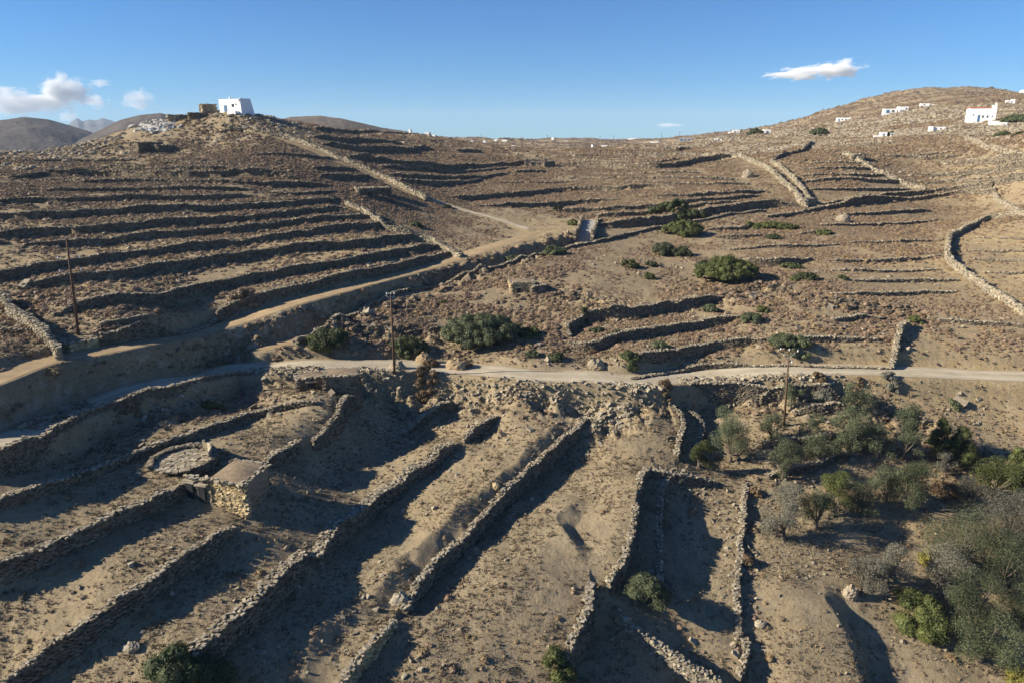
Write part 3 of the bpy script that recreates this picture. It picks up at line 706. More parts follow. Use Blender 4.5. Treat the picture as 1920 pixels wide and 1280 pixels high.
# ------------------------------------------------------------------ laying stones
UNIT = np.array([(-1, -1, -1), (1, -1, -1), (1, 1, -1), (-1, 1, -1), (-1, -1, 1), (1, -1, 1), (1, 1, 1), (-1, 1, 1)], float) * .5
CUBEF = np.array([(3, 2, 1, 0), (4, 5, 6, 7), (0, 1, 5, 4), (1, 2, 6, 5), (2, 3, 7, 6), (3, 0, 4, 7)])
def stones(C, SZ, ang, jit=.16, tilt=.12, seed=1):
    """boxes with knocked about corners: centres (n,3), sizes (n,3), heading ang (n)"""
    n = len(C); R_ = np.random.RandomState(seed)
    L = (UNIT[None] + R_.uniform(-jit, jit, (n, 8, 3))) * SZ[:, None, :]
    tx, ty = R_.uniform(-tilt, tilt, n), R_.uniform(-tilt, tilt, n)
    L[..., 2] += L[..., 0] * tx[:, None] + L[..., 1] * ty[:, None]
    c, s = np.cos(ang)[:, None], np.sin(ang)[:, None]
    X = L[..., 0] * c - L[..., 1] * s; Y = L[..., 0] * s + L[..., 1] * c
    V = np.stack([X, Y, L[..., 2]], -1) + C[:, None, :]
    F = (CUBEF[None] + 8 * np.arange(n)[:, None, None]).reshape(-1, 4)
    return V.reshape(-1, 3), F
def lay(P, zb, zt, sl, th, both=False, cap=True, seed=1, capw=None, ragged=.5):
    """a dry stone wall along P (n,2) spaced about sl, foot zb(n), top zt(n); faces on the right side (both: also the left)"""
    R_ = np.random.RandomState(seed); P = np.asarray(P)
    T = np.gradient(P, axis=0); T /= np.maximum(np.hypot(T[:, 0], T[:, 1]), 1e-6)[:, None]; Rn = np.stack([T[:, 1], -T[:, 0]], 1)
    ang = np.arctan2(T[:, 1], T[:, 0]); ch = sl * .55
    C, SZ, A = [], [], []
    hgt = np.maximum(zt - zb, ch); nc = int(np.ceil(hgt.max() / ch))
    for sgn in ((1, -1) if both else (1,)):
        for j in range(nc):
            z = zb + (j + .5) * ch; ok = z < zt - ch * .2
            if not ok.any(): continue
            k = np.where(ok)[0]; n = len(k)
            along = (.5 * (j % 2) + R_.uniform(-.2, .2, n)) * sl
            inn = th * .5 - .16 - .07 * (j * ch) + R_.uniform(-.05, .05, n)
            q = P[k] + T[k] * along[:, None] + Rn[k] * (sgn * inn)[:, None]
            C.append(np.column_stack([q, z[k] + R_.uniform(-.1, .1, n) * ch])); A.append(ang[k] + R_.uniform(-.2, .2, n))
            SZ.append(np.column_stack([sl * R_.uniform(.75, 1.25, n), R_.uniform(.28, .42, n) * max(1, sl / .4), ch * R_.uniform(.8, 1.15, n)]))
    nface = sum(len(q) for q in C) * 6
    if cap:
        cw = capw or th; rows = max(2, int(round(cw / (sl * .8))))
        for rr_ in range(rows):
            n = len(P); o = ((rr_ + .5) / rows - .5) * (cw - .1)
            q = P + T * (R_.uniform(-.4, .4, n) * sl)[:, None] + Rn * (o + R_.uniform(-.1, .1, n))[:, None]
            C.append(np.column_stack([q, zt + R_.uniform(-.55, ragged, n) * ch * .6])); A.append(R_.uniform(0, 3.1, n))
            SZ.append(np.column_stack([sl * R_.uniform(.5, 1.35, n), sl * R_.uniform(.4, .95, n), ch * R_.uniform(.35, 1.0, n)]))
    V, F = stones(np.concatenate(C), np.concatenate(SZ), np.concatenate(A), seed=seed)
    # rubble core that closes the gaps
    hw = th * .5 - .12; zc = zt - ch * .35
    a = P + Rn * hw; b = P - Rn * hw
    core = np.concatenate([np.column_stack([a, zb - .3]), np.column_stack([a * .75 + b * .25, zc]), np.column_stack([b * .9 + a * .1, zc]), np.column_stack([b, zb - .3])])
    n = len(P); i = np.arange(n - 1); Fc = []
    for u, v in ((0, 1), (1, 2), (2, 3)): Fc.append(np.stack([u * n + i, u * n + i + 1, v * n + i + 1, v * n + i], 1))
    Fc.append(np.array([[0, n, 2 * n, 3 * n], [n - 1, 4 * n - 1, 3 * n - 1, 2 * n - 1]]))
    Fc = np.concatenate(Fc) + len(V)
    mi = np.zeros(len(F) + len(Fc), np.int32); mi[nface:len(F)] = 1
    return np.concatenate([V, core]), np.concatenate([F, Fc]), mi
for wi, w in enumerate(WALLS):
    if w['kind'] == 'E': continue
    r = w['r']; sl = max(.27, r * .0029); th = max(.6, r * .0032)
    if 'rubble topped' in w['label']: th = 1.1
    P, _ = resample(smooth_line(w['P0'], 2), sl)
    if w['kind'] != 'B':
        P = P + (np.stack([fbm(P[:, 0] * .5, P[:, 1] * .5, 2, 5), fbm(P[:, 0] * .5, P[:, 1] * .5, 2, 9)], 1) * .35)
    T = np.gradient(P, axis=0); T /= np.maximum(np.hypot(T[:, 0], T[:, 1]), 1e-6)[:, None]; Rn = np.stack([T[:, 1], -T[:, 0]], 1)
    dd = max(.75, r * .006)
    if 'along the lower road, left' in w['label']: P = P + Rn * 1.0
    hi = Hf(*(P - Rn * dd).T); lo = Hf(*(P + Rn * dd).T)
    if w['kind'] == 'B':
        n = int(len(P) * sl * (24 if r < 90 else 14)); k = RS.randint(0, len(P), n); o = RS.uniform(-.9, 1.3, n) + RS.normal(0, .3, n)
        q = P[k] + Rn[k] * o[:, None] + RS.uniform(-.3, .3, (n, 2)); s = RS.uniform(.10, .26, n) * RS.choice([1, 1, 1.6], n) * max(1, r / 110)
        z = Hf(q[:, 0], q[:, 1]) + np.maximum(0, w['p'] * (1 - np.abs(o) * 1.2)) * RS.uniform(0, 1, n) + s * .15
        V, F = stones(np.column_stack([q, z]), np.column_stack([s * RS.uniform(1, 1.6, n), s * RS.uniform(.8, 1.2, n), s * RS.uniform(.5, .9, n)]), RS.uniform(0, 3.1, n), .2, .4, wi)
        me = np_mesh('rubble_bank', V, F, [M_STONE_PALE if r < 80 else M_STONE]); o_ = obj('rubble_bank', me); cat = 'rubble bank'
    else:
        zt = np.maximum(hi, lo) + w['p'] * (1 if r < 120 else .3) if w['kind'] == 'R' else (hi + lo) * .5 + w['p']
        k = 5; zt = np.convolve(np.pad(zt, (2, 2), mode='edge'), np.ones(k) / k, 'valid')
        wear = fbm(P[:, 0] * .22 + wi, P[:, 1] * .22, 3, 31)
        zt = zt + wear * .5 * min(1, w['h'])
        zt = zt - np.clip(wear - .22, 0, 1) * 3.0 * w['h'] * .5
        zb = np.minimum(hi, lo) - .1
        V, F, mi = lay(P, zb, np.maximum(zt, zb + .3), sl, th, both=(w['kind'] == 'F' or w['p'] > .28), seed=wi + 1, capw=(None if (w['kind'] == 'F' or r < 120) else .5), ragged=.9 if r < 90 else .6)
        if th > 1: pass
        pale = 'pale' in w['label'] or 'rubble topped' in w['label']
        warm = 'orange' in w['label']
        me = np_mesh('stone_wall', V, F, [M_WARM if warm else (M_STONE_PALE if w['kind'] == 'F' else M_STONE), M_STONE_PALE if r < 130 or w['kind'] == 'F' else M_ROCK], mat_idx=mi); o_ = obj('stone_wall', me); cat = 'stone wall'  # dark faces, lichen-pale caps: shade and sunlit tops also put into the colours
    if w['kind'] == 'B':
        tag(o_, w['label'], None, None, 'stuff'); o_.name = 'rubble'; o_['category'] = 'rubble'; continue
    grp = 'terrace walls on the left hillside' if 'left hillside' in w['label'] or 'dirt track' in w['label'] else ('dry stone walls of the terraces' if cat == 'stone wall' else 'banks of loose rubble')
    tag(o_, w['label'], cat, grp)

# ------------------------------------------------------------------ far hills beyond the sheet
def far_hill(name, label, R, front, crest, foot_y, mat, rough=.02, seed=3, nr=70, back=None):
    """ridge whose crest follows the photo outline at distance R and slopes down to its foot at R - front"""
    A = []; G_ = []
    for px, py in crest:
        a, g = ray(px, py); A.append(a); G_.append(g)
    n = int((max(A) - min(A)) / (.06 * D2R)); az = np.linspace(min(A), max(A), n)
    ch = np.interp(az, A, G_) * R; k = 3; ch = np.convolve(np.pad(ch, (k // 2, k // 2), mode='edge'), np.ones(k) / k, 'valid')
    fz = ray(960, foot_y)[1] * R - 30
    rr = np.concatenate([np.linspace(R - front, R, nr), np.linspace(R + front / 20, R + (back or front * .7), nr // 2)])
    AZm, Rm = np.meshgrid(az, rr); t = np.where(Rm <= R, (Rm - (R - front)) / front, 1 - (Rm - R) / (back or front * .7))
    t = np.clip(t, 0, 1); t = np.where(Rm <= R, np.sin(t * math.pi / 2) ** 1.25, t)
    X = np.sin(AZm) * Rm; Y = np.cos(AZm) * Rm; sc = R * .12
    Z = fz + (ch[None] - fz) * t + (fbm(X / sc, Y / sc, 6, seed, .55) * R * rough) * np.clip(1.15 - np.abs(t) ** 6, 0, 1) * np.clip(t * 4, 0, 1)
    ends = np.clip(np.minimum(np.arange(n), n - 1 - np.arange(n)) / (n * .06), 0, 1); Z = fz + (Z - fz) * (ends[None] ** .5)
    me = np_mesh(name, np.stack([X, Y, Z], -1).reshape(-1, 3), grid_faces(len(rr), n), [mat], smooth=True)
    o = obj(name, me); tag(o, label, kind='structure'); return o
def mat_hill(name, a, b_, c_, sc):
    m, nt, b = new_mat(name, .95, .05); N = NT(nt)
    c = N.mix(N.ramp(N.noise(sc, 6, .65), .38, .62), a, b_); c = N.mix(N.ramp(N.noise(sc * 9, 4, .7), .56, .66), c, c_)
    nt.links.new(c, b.inputs['Base Color']); N.bump(N.noise(sc * 6, 6, .7), 1.0, 6, b); return m
MH1 = mat_hill('hill_scrub', (.070, .060, .055), (.115, .098, .085), (.04, .037, .034), .008)
MH2 = mat_hill('hill_brown', (.125, .098, .075), (.18, .145, .11), (.065, .055, .045), .012)
MH3 = mat_hill('mountain_rock', (.06, .06, .06), (.10, .10, .10), (.04, .04, .04), .002)
far_hill('hill', 'rounded dark hill at the far left', 1900, 900, [(-520,250),(-300,262),(-160,236),(-60,226),(0,226),(45,221),(90,226),(130,236),(165,246),(210,262),(260,300)], 305, MH1, .012, 3)
far_hill('hill', 'brown hill behind the white hilltop house', 1300, 700, [(60,320),(110,292),(150,262),(190,243),(225,226),(262,216),(300,212),(330,219),(360,217),(400,222),(450,236),(520,262)], 310, MH1, .010, 9)
far_hill('hill', 'flat topped brown hill right of the hilltop house', 1150, 500, [(440,250),(500,232),(545,220),(600,218),(640,223),(680,232),(715,240),(760,247),(820,262),(880,282)], 300, MH2, .008, 14)
far_hill('mountain', 'jagged blue mountain on the far left horizon', 7000, 2200, [(40,275),(95,250),(120,243),(133,230),(145,222),(155,229),(166,225),(180,227),(192,222),(205,226),(225,232),(250,236),(290,240),(340,244),(400,250),(480,262)], 262, MH3, .006, 23)

# ------------------------------------------------------------------ scatter of small growth and stones as instances
SRC = {}
def src_collection(name, objs):
    c = bpy.data.collections.new(name)
    for o in objs: c.objects.link(o)
    return c
def cushion(seed, nleaf, mat, spiky=.35, flat=.62):
    R_ = np.random.RandomState(seed)
    bm_ = bpy.data.meshes.new('tuft'); V = []; F = []
    # lumpy low dome as the dense inside
    n, mrows = 9, 4
    for j in range(mrows):
        for i in range(n):
            a = 2 * math.pi * (i + .5 * (j % 2)) / n; e = j / mrows * math.pi / 2; rr = .42 * (1 + R_.uniform(-.2, .2))
            V.append((math.cos(a) * math.cos(e) * rr, math.sin(a) * math.cos(e) * rr, math.sin(e) * rr * flat * 1.0 - .03))
    V.append((0, 0, .42 * flat))
    for j in range(mrows - 1):
        for i in range(n): F.append((j * n + i, j * n + (i + 1) % n, (j + 1) * n + (i + 1) % n, (j + 1) * n + i))
    for i in range(n): F.append(((mrows - 1) * n + i, (mrows - 1) * n + (i + 1) % n, mrows * n))
    for _ in range(nleaf):
        a = R_.uniform(0, 6.283); e = math.asin(R_.uniform(0, 1)); d = np.array([math.cos(a) * math.cos(e), math.sin(a) * math.cos(e), math.sin(e) * flat])
        p = d * R_.uniform(.30, .44); tip = p + d * R_.uniform(.05, .16) * (1 + spiky) + R_.normal(0, .03, 3)
        s = np.cross(d, R_.normal(0, 1, 3)); s /= np.linalg.norm(s); s *= R_.uniform(.02, .05)
        b = len(V); V += [tuple(p - s), tuple(p + s), tuple(tip)]; F.append((b, b + 1, b + 2))
    bm_.from_pydata(V, [], F); bm_.materials.append(mat); bm_.update()
    return bpy.data.objects.new('tuft', bm_)
def blockstone(seed, mat):
    R_ = np.random.RandomState(seed)
    V, F = stones(np.zeros((1, 3)), np.array([[1, .8, .55]]), np.zeros(1), .22, .3, seed)
    return bpy.data.objects.new('loose_stone', np_mesh('loose_stone', V, F, [mat]))
C_SCRUB = src_collection('scrub_kinds', [cushion(1, 70, M_SCRUB), cushion(2, 60, M_SCRUB), cushion(3, 80, M_SCRUB, .8, .8), cushion(4, 70, M_SCRUB2, 1.2, .7)])
C_STONE = src_collection('stone_kinds', [blockstone(5, M_STONE_PALE), blockstone(6, M_ROCK), blockstone(7, M_STONE), blockstone(8, M_ROCK)])
def boulder(seed, mat):
    R_ = np.random.RandomState(seed); n, m_ = 10, 6; V = []; F = []
    for j in range(m_ + 1):
        e = -.5 + (j / m_) * (math.pi / 2 + .5)
        for i in range(n):
            a = 2 * math.pi * i / n; rr = .5 * (1 + R_.uniform(-.22, .22))
            V.append((math.cos(a) * math.cos(e) * rr * 1.2, math.sin(a) * math.cos(e) * rr * .9, math.sin(e) * rr * .8))
    for j in range(m_):
        for i in range(n): F.append((j * n + i, j * n + (i + 1) % n, (j + 1) * n + (i + 1) % n, (j + 1) * n + i))
    me = bpy.data.meshes.new('boulder'); me.from_pydata(V, [], F); me.materials.append(mat); me.update(); return bpy.data.objects.new('boulder', me)
C_BOULD = src_collection('boulder_kinds', [boulder(31, M_ROCK), boulder(32, M_ROCK), boulder(33, M_STONE_PALE), blockstone(34, M_ROCK)])
def scatter(name, label, coll, P, scl, idx, tilt=.0, cat='scrub'):
    n = len(P); me = bpy.data.meshes.new(name); me.vertices.add(n); me.vertices.foreach_set('co', np.asarray(P, np.float32).ravel())
    R_ = np.random.RandomState(n)
    for nm, ty, key, arr in (('scl', 'FLOAT_VECTOR', 'vector', scl), ('rot', 'FLOAT_VECTOR', 'vector', np.column_stack([R_.normal(0, tilt, n), R_.normal(0, tilt, n), R_.uniform(0, 6.283, n)])), ('idx', 'INT', 'value', idx)):
        a = me.attributes.new(nm, ty, 'POINT'); a.data.foreach_set(key, np.asarray(arr, np.int32 if ty == 'INT' else np.float32).ravel())
    o = obj(name, me); tag(o, label, None, None, 'stuff')
    ng = bpy.data.node_groups.new(name, 'GeometryNodeTree')
    ng.interface.new_socket('Geometry', in_out='INPUT', socket_type='NodeSocketGeometry'); ng.interface.new_socket('Geometry', in_out='OUTPUT', socket_type='NodeSocketGeometry')
    gi = ng.nodes.new('NodeGroupInput'); go = ng.nodes.new('NodeGroupOutput'); ip = ng.nodes.new('GeometryNodeInstanceOnPoints')
    ci = ng.nodes.new('GeometryNodeCollectionInfo'); ci.inputs['Collection'].default_value = coll; ci.inputs['Separate Children'].default_value = True; ci.inputs['Reset Children'].default_value = True
    ip.inputs['Pick Instance'].default_value = True
    def na(nm, ty):
        a = ng.nodes.new('GeometryNodeInputNamedAttribute'); a.data_type = ty; a.inputs['Name'].default_value = nm; return a.outputs['Attribute']
    L = ng.links.new
    m2p = ng.nodes.new('GeometryNodeMeshToPoints')
    L(gi.outputs[0], m2p.inputs[0]); L(m2p.outputs[0], ip.inputs['Points']); L(ci.outputs[0], ip.inputs['Instance'])
    L(na('idx', 'INT'), ip.inputs['Instance Index']); L(na('rot', 'FLOAT_VECTOR'), ip.inputs['Rotation']); L(na('scl', 'FLOAT_VECTOR'), ip.inputs['Scale'])
    L(ip.outputs[0], go.inputs[0])
    md = o.modifiers.new('scatter', 'NODES'); md.node_group = ng
    return o
AZS = 46 * D2R
def cand(rmin, rmax, dens, fall=None):
    """random spots: dens per m2, thinning as (fall / r)^2 beyond fall"""
    rs = np.linspace(rmin, rmax, 4000); d = np.full(rs.shape, dens)
    if fall: d = np.where(rs > fall, dens * (fall / rs) ** 2, d)
    pdf = rs * d; cdf = np.concatenate([[0], np.cumsum((pdf[1:] + pdf[:-1]) * .5 * np.diff(rs))]); n = int(cdf[-1] * 2 * AZS)
    r = np.interp(RS.uniform(0, cdf[-1], n), cdf, rs); a = RS.uniform(-AZS, AZS, n)
    return np.sin(a) * r, np.cos(a) * r, r
def keep(x, y, p): 
    m = RS.uniform(0, 1, len(x)) < p; return m
# thorny cushions over hills and fields
x, y, r = cand(66, 1300, 8.5, 150)
sc_ = lookup(COV[0], x, y) * (1 - lookup(ROADM, x, y) * 1.3); clump = np.clip(fbm(x / 3.2, y / 3.2, 3, 77) * 1.8 + .85 + fbm(x / 26, y / 26, 3, 207) * 1.2, 0, 1.4)
m = RS.uniform(0, 1, len(x)) < np.clip(sc_ ** 1.3 * clump * 1.05, 0, 1); x, y, r = x[m], y[m], r[m]
s = np.minimum(RS.lognormal(-.14, .36, len(x)), 1.7) * .52 * np.clip(1 + 1.1 * fbm(x / 17, y / 17, 3, 205), .6, 1.6) * np.maximum(1, (r / 150)) ** .8 * np.clip(.65 + .5 * fbm(x / 9, y / 9, 2, 5) + .4 * (r > 80), .6, 1.3)
st = lookup(COV[1], x, y); kind = np.where(RS.uniform(0, 1, len(x)) < st * .35, 3, RS.randint(0, 3, len(x)))
scatter('scrub', 'low thorny scrub cushions covering the hillsides', C_SCRUB, np.column_stack([x, y, Hf(x, y)]), np.column_stack([s, s * RS.uniform(.8, 1.2, len(s)), s * RS.uniform(.7, 1.1, len(s))]), kind)
print('scrub', len(x))
# bigger scrub at the foot of the terrace walls
XS, YS, SS = [], [], []
for w in WALLS:
    if w['kind'] not in 'RE' or 'faint' in w['label']: continue
    lft = 'dirt track' in w['label'] or 'left hillside' in w['label']
    P, _ = resample(w['P'], .9); T = np.gradient(P, axis=0); T /= np.maximum(np.hypot(T[:, 0], T[:, 1]), 1e-6)[:, None]; Rn = np.stack([T[:, 1], -T[:, 0]], 1)
    n = len(P); o = RS.uniform(.6, 3.2 if lft else 1.8, n); q = P + Rn * o[:, None] + RS.uniform(-.4, .4, (n, 2))
    pr = (.75 if lft else .5) if w['r'] > 76 else .10
    m = (RS.uniform(0, 1, n) < pr * np.clip(fbm(q[:, 0] / 6, q[:, 1] / 6, 2, 91) * 2 + .8, 0, 1)) & (lookup(ROADM, q[:, 0], q[:, 1]) < .3)
    XS.append(q[m, 0]); YS.append(q[m, 1]); SS.append(RS.uniform(.7, 1.5, m.sum()) * (1.0 if w['r'] > 76 else .7))
x, y, s = np.concatenate(XS), np.concatenate(YS), np.concatenate(SS)
scatter('wall_foot_scrub', 'larger grey scrub growing along the feet of the terrace walls', C_SCRUB, np.column_stack([x, y, Hf(x, y) - .03]), np.column_stack([s * 1.2, s * 1.2, s]), RS.randint(0, 3, len(x)))
# foreground tufts
x, y, r = cand(24, 82, 4.2)
sc_ = lookup(COV[0], x, y) * (1 - lookup(ROADM, x, y)); clump = np.clip(fbm(x / 5, y / 5, 4, 41) * 2.4 + .55, 0, 1.3)
m = RS.uniform(0, 1, len(x)) < np.clip((.05 + .9 * sc_) * clump, 0, 1); x, y, r = x[m], y[m], r[m]
s = RS.lognormal(-1.42, .5, len(x)); kind = np.where(RS.uniform(0, 1, len(x)) < .3, 3, RS.randint(0, 3, len(x)))
scatter('dry_tufts', 'small dry tufts dotted over the near fields', C_SCRUB, np.column_stack([x, y, Hf(x, y) - .01]), np.column_stack([s, s, s * RS.uniform(.8, 1.4, len(s))]), kind)
# stubble of the near fields
def blades(seed, mat):
    R_ = np.random.RandomState(seed); V = []; F = []
    for _ in range(11):
        a = R_.uniform(0, 6.283); o = R_.normal(0, .22, 2); l = R_.uniform(.4, 1.0); d = np.array([math.cos(a), math.sin(a)]) * R_.uniform(.1, .5); s = np.array([-math.sin(a), math.cos(a)]) * .10; b = len(V)
        V += [(o[0] - s[0], o[1] - s[1], -.05), (o[0] + s[0], o[1] + s[1], -.05), (o[0] + d[0], o[1] + d[1], l)]; F.append((b, b + 1, b + 2))
    me = bpy.data.meshes.new('blades'); me.from_pydata(V, [], F); me.materials.append(mat); me.update(); return bpy.data.objects.new('blades', me)
M_STUB = mat_leaf('stubble', (.22, .165, .10), (.36, .28, .17), (.28, .21, .13), .1); M_STUBD = mat_leaf('dark_stubble', (.10, .075, .048), (.18, .135, .085), (.13, .10, .065), .1)
C_STUB = src_collection('stubble_kinds', [blades(61, M_STUB), blades(62, M_STUB), blades(63, M_STUBD), blades(64, M_STUBD)])
x, y, r = cand(26, 92, 17, 60)
m = (RS.uniform(0, 1, len(x)) < np.clip(fbm(x / 4, y / 4, 4, 141) * 2 + .75, 0, 1)) & (lookup(ROADM, x, y) < .4); x, y, r = x[m], y[m], r[m]
s = RS.lognormal(-1.95, .4, len(x)) * np.maximum(1, r / 55); dk = fbm(x / 2, y / 2, 3, 15) * 1.4 + .42; kind = np.where(RS.uniform(0, 1, len(x)) < dk, RS.randint(2, 4, len(x)), RS.randint(0, 2, len(x)))
scatter('stubble', 'short dry grass stubble on the near terraces', C_STUB, np.column_stack([x, y, Hf(x, y)]), np.column_stack([s * 1.3, s * 1.3, s * .8]), kind)
print('stubble', len(x))
# rough growth and rocks on the banks
XS, YS = [], []
for w in WALLS:
    if 'carrying the upper' not in w['label']: continue
    P, _ = resample(w['P'], .045); T = np.gradient(P, axis=0); T /= np.maximum(np.hypot(T[:, 0], T[:, 1]), 1e-6)[:, None]; Rn = np.stack([T[:, 1], -T[:, 0]], 1)
    n = len(P); q = P + Rn * RS.uniform(.2, 5.5, n)[:, None]
    m = (RS.uniform(0, 1, n) < np.clip(fbm(q[:, 0] / 4, q[:, 1] / 4, 2, 161) * 2.0 + .85, 0, 1)) & (lookup(RDM, q[:, 0], q[:, 1]) < .95) & (lookup(ROADM, q[:, 0], q[:, 1]) < .8); XS.append(q[m, 0]); YS.append(q[m, 1])
x, y = np.concatenate(XS), np.concatenate(YS); pp_ = RS.permutation(len(x)); x, y = x[pp_], y[pp_]; s = RS.lognormal(-.7, .4, len(x)); h_ = len(x) // 2; print('bank', h_)
scatter('bank_scrub', 'scrub clinging to the shaded earth banks', C_SCRUB, np.column_stack([x, y, Hf(x, y)])[:h_], np.column_stack([s, s, s])[:h_], RS.randint(0, 4, h_))
s = s * .7; scatter('bank_stones', 'stones and lumps of rock sticking out of the earth banks', C_STONE, np.column_stack([x, y, Hf(x, y)])[h_:], np.column_stack([s, s, s])[h_:], RS.randint(0, 4, len(x) - h_), .4)
# loose stones
x, y, r = cand(24, 120, 3.4, 75)
rk = lookup(COV[2], x, y); cl = np.clip(fbm(x / 4, y / 4, 4, 51) * 2.6 + .4, 0, 1.5)
m = RS.uniform(0, 1, len(x)) < np.clip((.10 + 1.1 * rk) * cl, 0, 1); x, y, r = x[m], y[m], r[m]
m = lookup(ROADM, x, y) < .5; x, y, r = x[m], y[m], r[m]
s = RS.lognormal(-1.9, .5, len(x)) * np.clip(r / 60, 1, 2)
scatter('field_stones', 'loose stones lying in the fields', C_STONE, np.column_stack([x, y, Hf(x, y) + s * .1]), np.column_stack([s, s, s]), RS.randint(0, 4, len(x)), .3)
# stones spilled at the foot of the near walls
XS, YS = [], []
for w in WALLS:
    if w['kind'] not in 'RF' or w['r'] > 95: continue
    P, _ = resample(w['P'], .11); T = np.gradient(P, axis=0); T /= np.maximum(np.hypot(T[:, 0], T[:, 1]), 1e-6)[:, None]; Rn = np.stack([T[:, 1], -T[:, 0]], 1)
    n = len(P); o = np.where(RS.uniform(0, 1, n) < .7, .4 + RS.exponential(1.1, n), -.4 - RS.exponential(.5, n)); q = P + Rn * o[:, None]
    m = (RS.uniform(0, 1, n) < np.clip(fbm(q[:, 0] / 5, q[:, 1] / 5, 2, 61) * 3 + .25, 0, 1)) & (lookup(ROADM, q[:, 0], q[:, 1]) < .4); XS.append(q[m, 0]); YS.append(q[m, 1])
x, y = np.concatenate(XS), np.concatenate(YS); s = RS.lognormal(-1.55, .4, len(x))
scatter('fallen_stones', 'stones fallen from the dry walls', C_STONE, np.column_stack([x, y, Hf(x, y) + s * .1]), np.column_stack([s, s, s]), RS.randint(0, 4, len(x)), .35)
# boulder slopes on the right hill and the crest
x, y, r = cand(110, 900, 2.6, 260)
rk = lookup(COV[2], x, y); cl = np.clip(fbm(x / 22, y / 22, 4, 71) * 2.6 + .5, 0, 1.2)
m = RS.uniform(0, 1, len(x)) < np.clip((rk - .12) * 1.3 * cl, 0, 1); x, y, r = x[m], y[m], r[m]
s = np.minimum(RS.lognormal(-.45, .55, len(x)), 1.7) * np.maximum(1, r / 300)
scatter('boulders', 'pale boulders strewn over the rocky slopes', C_BOULD, np.column_stack([x, y, Hf(x, y)]), np.column_stack([s, s, s * .75]), np.where(s > .9, RS.randint(0, 3, len(x)), RS.randint(0, 4, len(x))), .2)
print('boulders', len(x))

# ------------------------------------------------------------------ leaves
def leaf_shell(cs, rs, n, size, R_, flat=1.0, inner=.55, bottom=-.35):
    """n leaf quads spread through lumps: centres cs (k,3), radii rs (k,3)"""
    cs = np.asarray(cs, float); rs = np.asarray(rs, float); wt = (rs[:, 0] * rs[:, 1]) ** .9; k = R_.choice(len(cs), n, p=wt / wt.sum())
    d = R_.normal(0, 1, (n, 3)); d /= np.linalg.norm(d, axis=1)[:, None]; bad = d[:, 2] < bottom; d[bad, 2] *= -1
    rad = R_.uniform(inner ** 3, 1.08, n) ** (1 / 3.0)
    P = cs[k] + d * rs[k] * rad[:, None]
    nrm = d + R_.normal(0, .55, (n, 3)); nrm /= np.linalg.norm(nrm, axis=1)[:, None]
    t = np.cross(nrm, R_.normal(0, 1, (n, 3))); t /= np.linalg.norm(t, axis=1)[:, None]; b = np.cross(nrm, t)
    L = size * R_.uniform(.6, 1.3, n)[:, None]; Wd = L * R_.uniform(.35, .7, n)[:, None]
    V = np.stack([P - t * L * .5, P + b * Wd * .5, P + t * L * .5, P - b * Wd * .5], 1)
    return V.reshape(-1, 3), np.arange(4 * n).reshape(n, 4)
def core_lumps(cs, rs, f, R_):
    Vs, Fs = [], []; n, m_ = 8, 4; b = 0
    for c, r in zip(cs, rs):
        V = []
        for j in range(m_ + 1):
            e = -1.2 + j / m_ * 2.6
            for i in range(n):
                a = 2 * math.pi * i / n; q = f * (1 + R_.uniform(-.15, .15)); V.append((c[0] + math.cos(a) * math.cos(e) * r[0] * q, c[1] + math.sin(a) * math.cos(e) * r[1] * q, c[2] + math.sin(e) * r[2] * q))
        F = [(b + j * n + i, b + j * n + (i + 1) % n, b + (j + 1) * n + (i + 1) % n, b + (j + 1) * n + i) for j in range(m_) for i in range(n)]
        Vs += V; Fs += F; b += n * (m_ + 1)
    return np.array(Vs), np.array(Fs)
def join(parts):
    V, F, b = [], [], 0
    for v, f in parts: V.append(v); F.append(f + b); b += len(v)
    return np.concatenate(V), np.concatenate(F)
BN = [0]
def bush(px, py, wpx, hpx, mat, label, deep=.6, group='evergreen shrubs on the slopes', name='shrub', cat='shrub'):
    BN[0] += 1; R_ = np.random.RandomState(100 + BN[0]); c = hit(px, py - hpx * .10); m = mpp(c); wd = wpx * m; hg = hpx * m * 1.0
    dp = max(wd * deep, min(wd, hg)); back = dp * .35; c = c + Vector((c.x, c.y, 0)).normalized() * back * .6; c.z = float(Hf(c.x, c.y))
    az = math.atan2(c.x, c.y); ls = max(.11, c.length * .0017)
    hg = max(hg * .72, min(hg, wd * .45))
    k = int(np.clip(wd * dp / min(hg * .36, max(wd * .22, .25), .85) ** 2 * 1.1, 10, 240)); cs, rs = [], []
    for i in range(k):
        a = R_.uniform(0, 6.283); q = math.sqrt(R_.uniform(0, 1)) * .82; lx, ly = math.cos(a) * q * wd * .5, math.sin(a) * q * dp * .5
        x, y = lx * math.cos(-az) - ly * math.sin(-az), lx * math.sin(-az) + ly * math.cos(-az)
        e = math.sqrt(max(0, 1 - q * q)); rr = R_.uniform(.7, 1.25) * min(hg * .36, max(wd * .22, .25), .85); gz = float(Hf(c.x + x, c.y + y)) - c.z
        cs.append((x, y, gz + max(rr * .3, hg * e * R_.uniform(.75, 1.0) - rr * .8))); rs.append((rr, rr, rr * .85))
    area = wd * dp * .8 + (wd + dp) * hg; n = int(min(16000, max(400, area / (ls * ls) * 3.0)))
    V, F = join([leaf_shell(cs, rs, n, ls * 1.25, R_, inner=.7, bottom=-.2), core_lumps(cs, rs, .72, R_)])
    o = obj(name, np_mesh('foliage', V, F, [mat]), None, c); tag(o, label, cat, group); return o
B = bush
B(1280,446,88,29,M_GREEN,'bright green round shrub just below the pale lane wall, casting a long shadow')
B(1245,484,56,32,M_LENT,'grey green shrub in the middle field, its darker twin at its right side')
B(1280,484,40,26,M_DKGREEN,'dark green shrub leaning on the grey green one in the middle field')
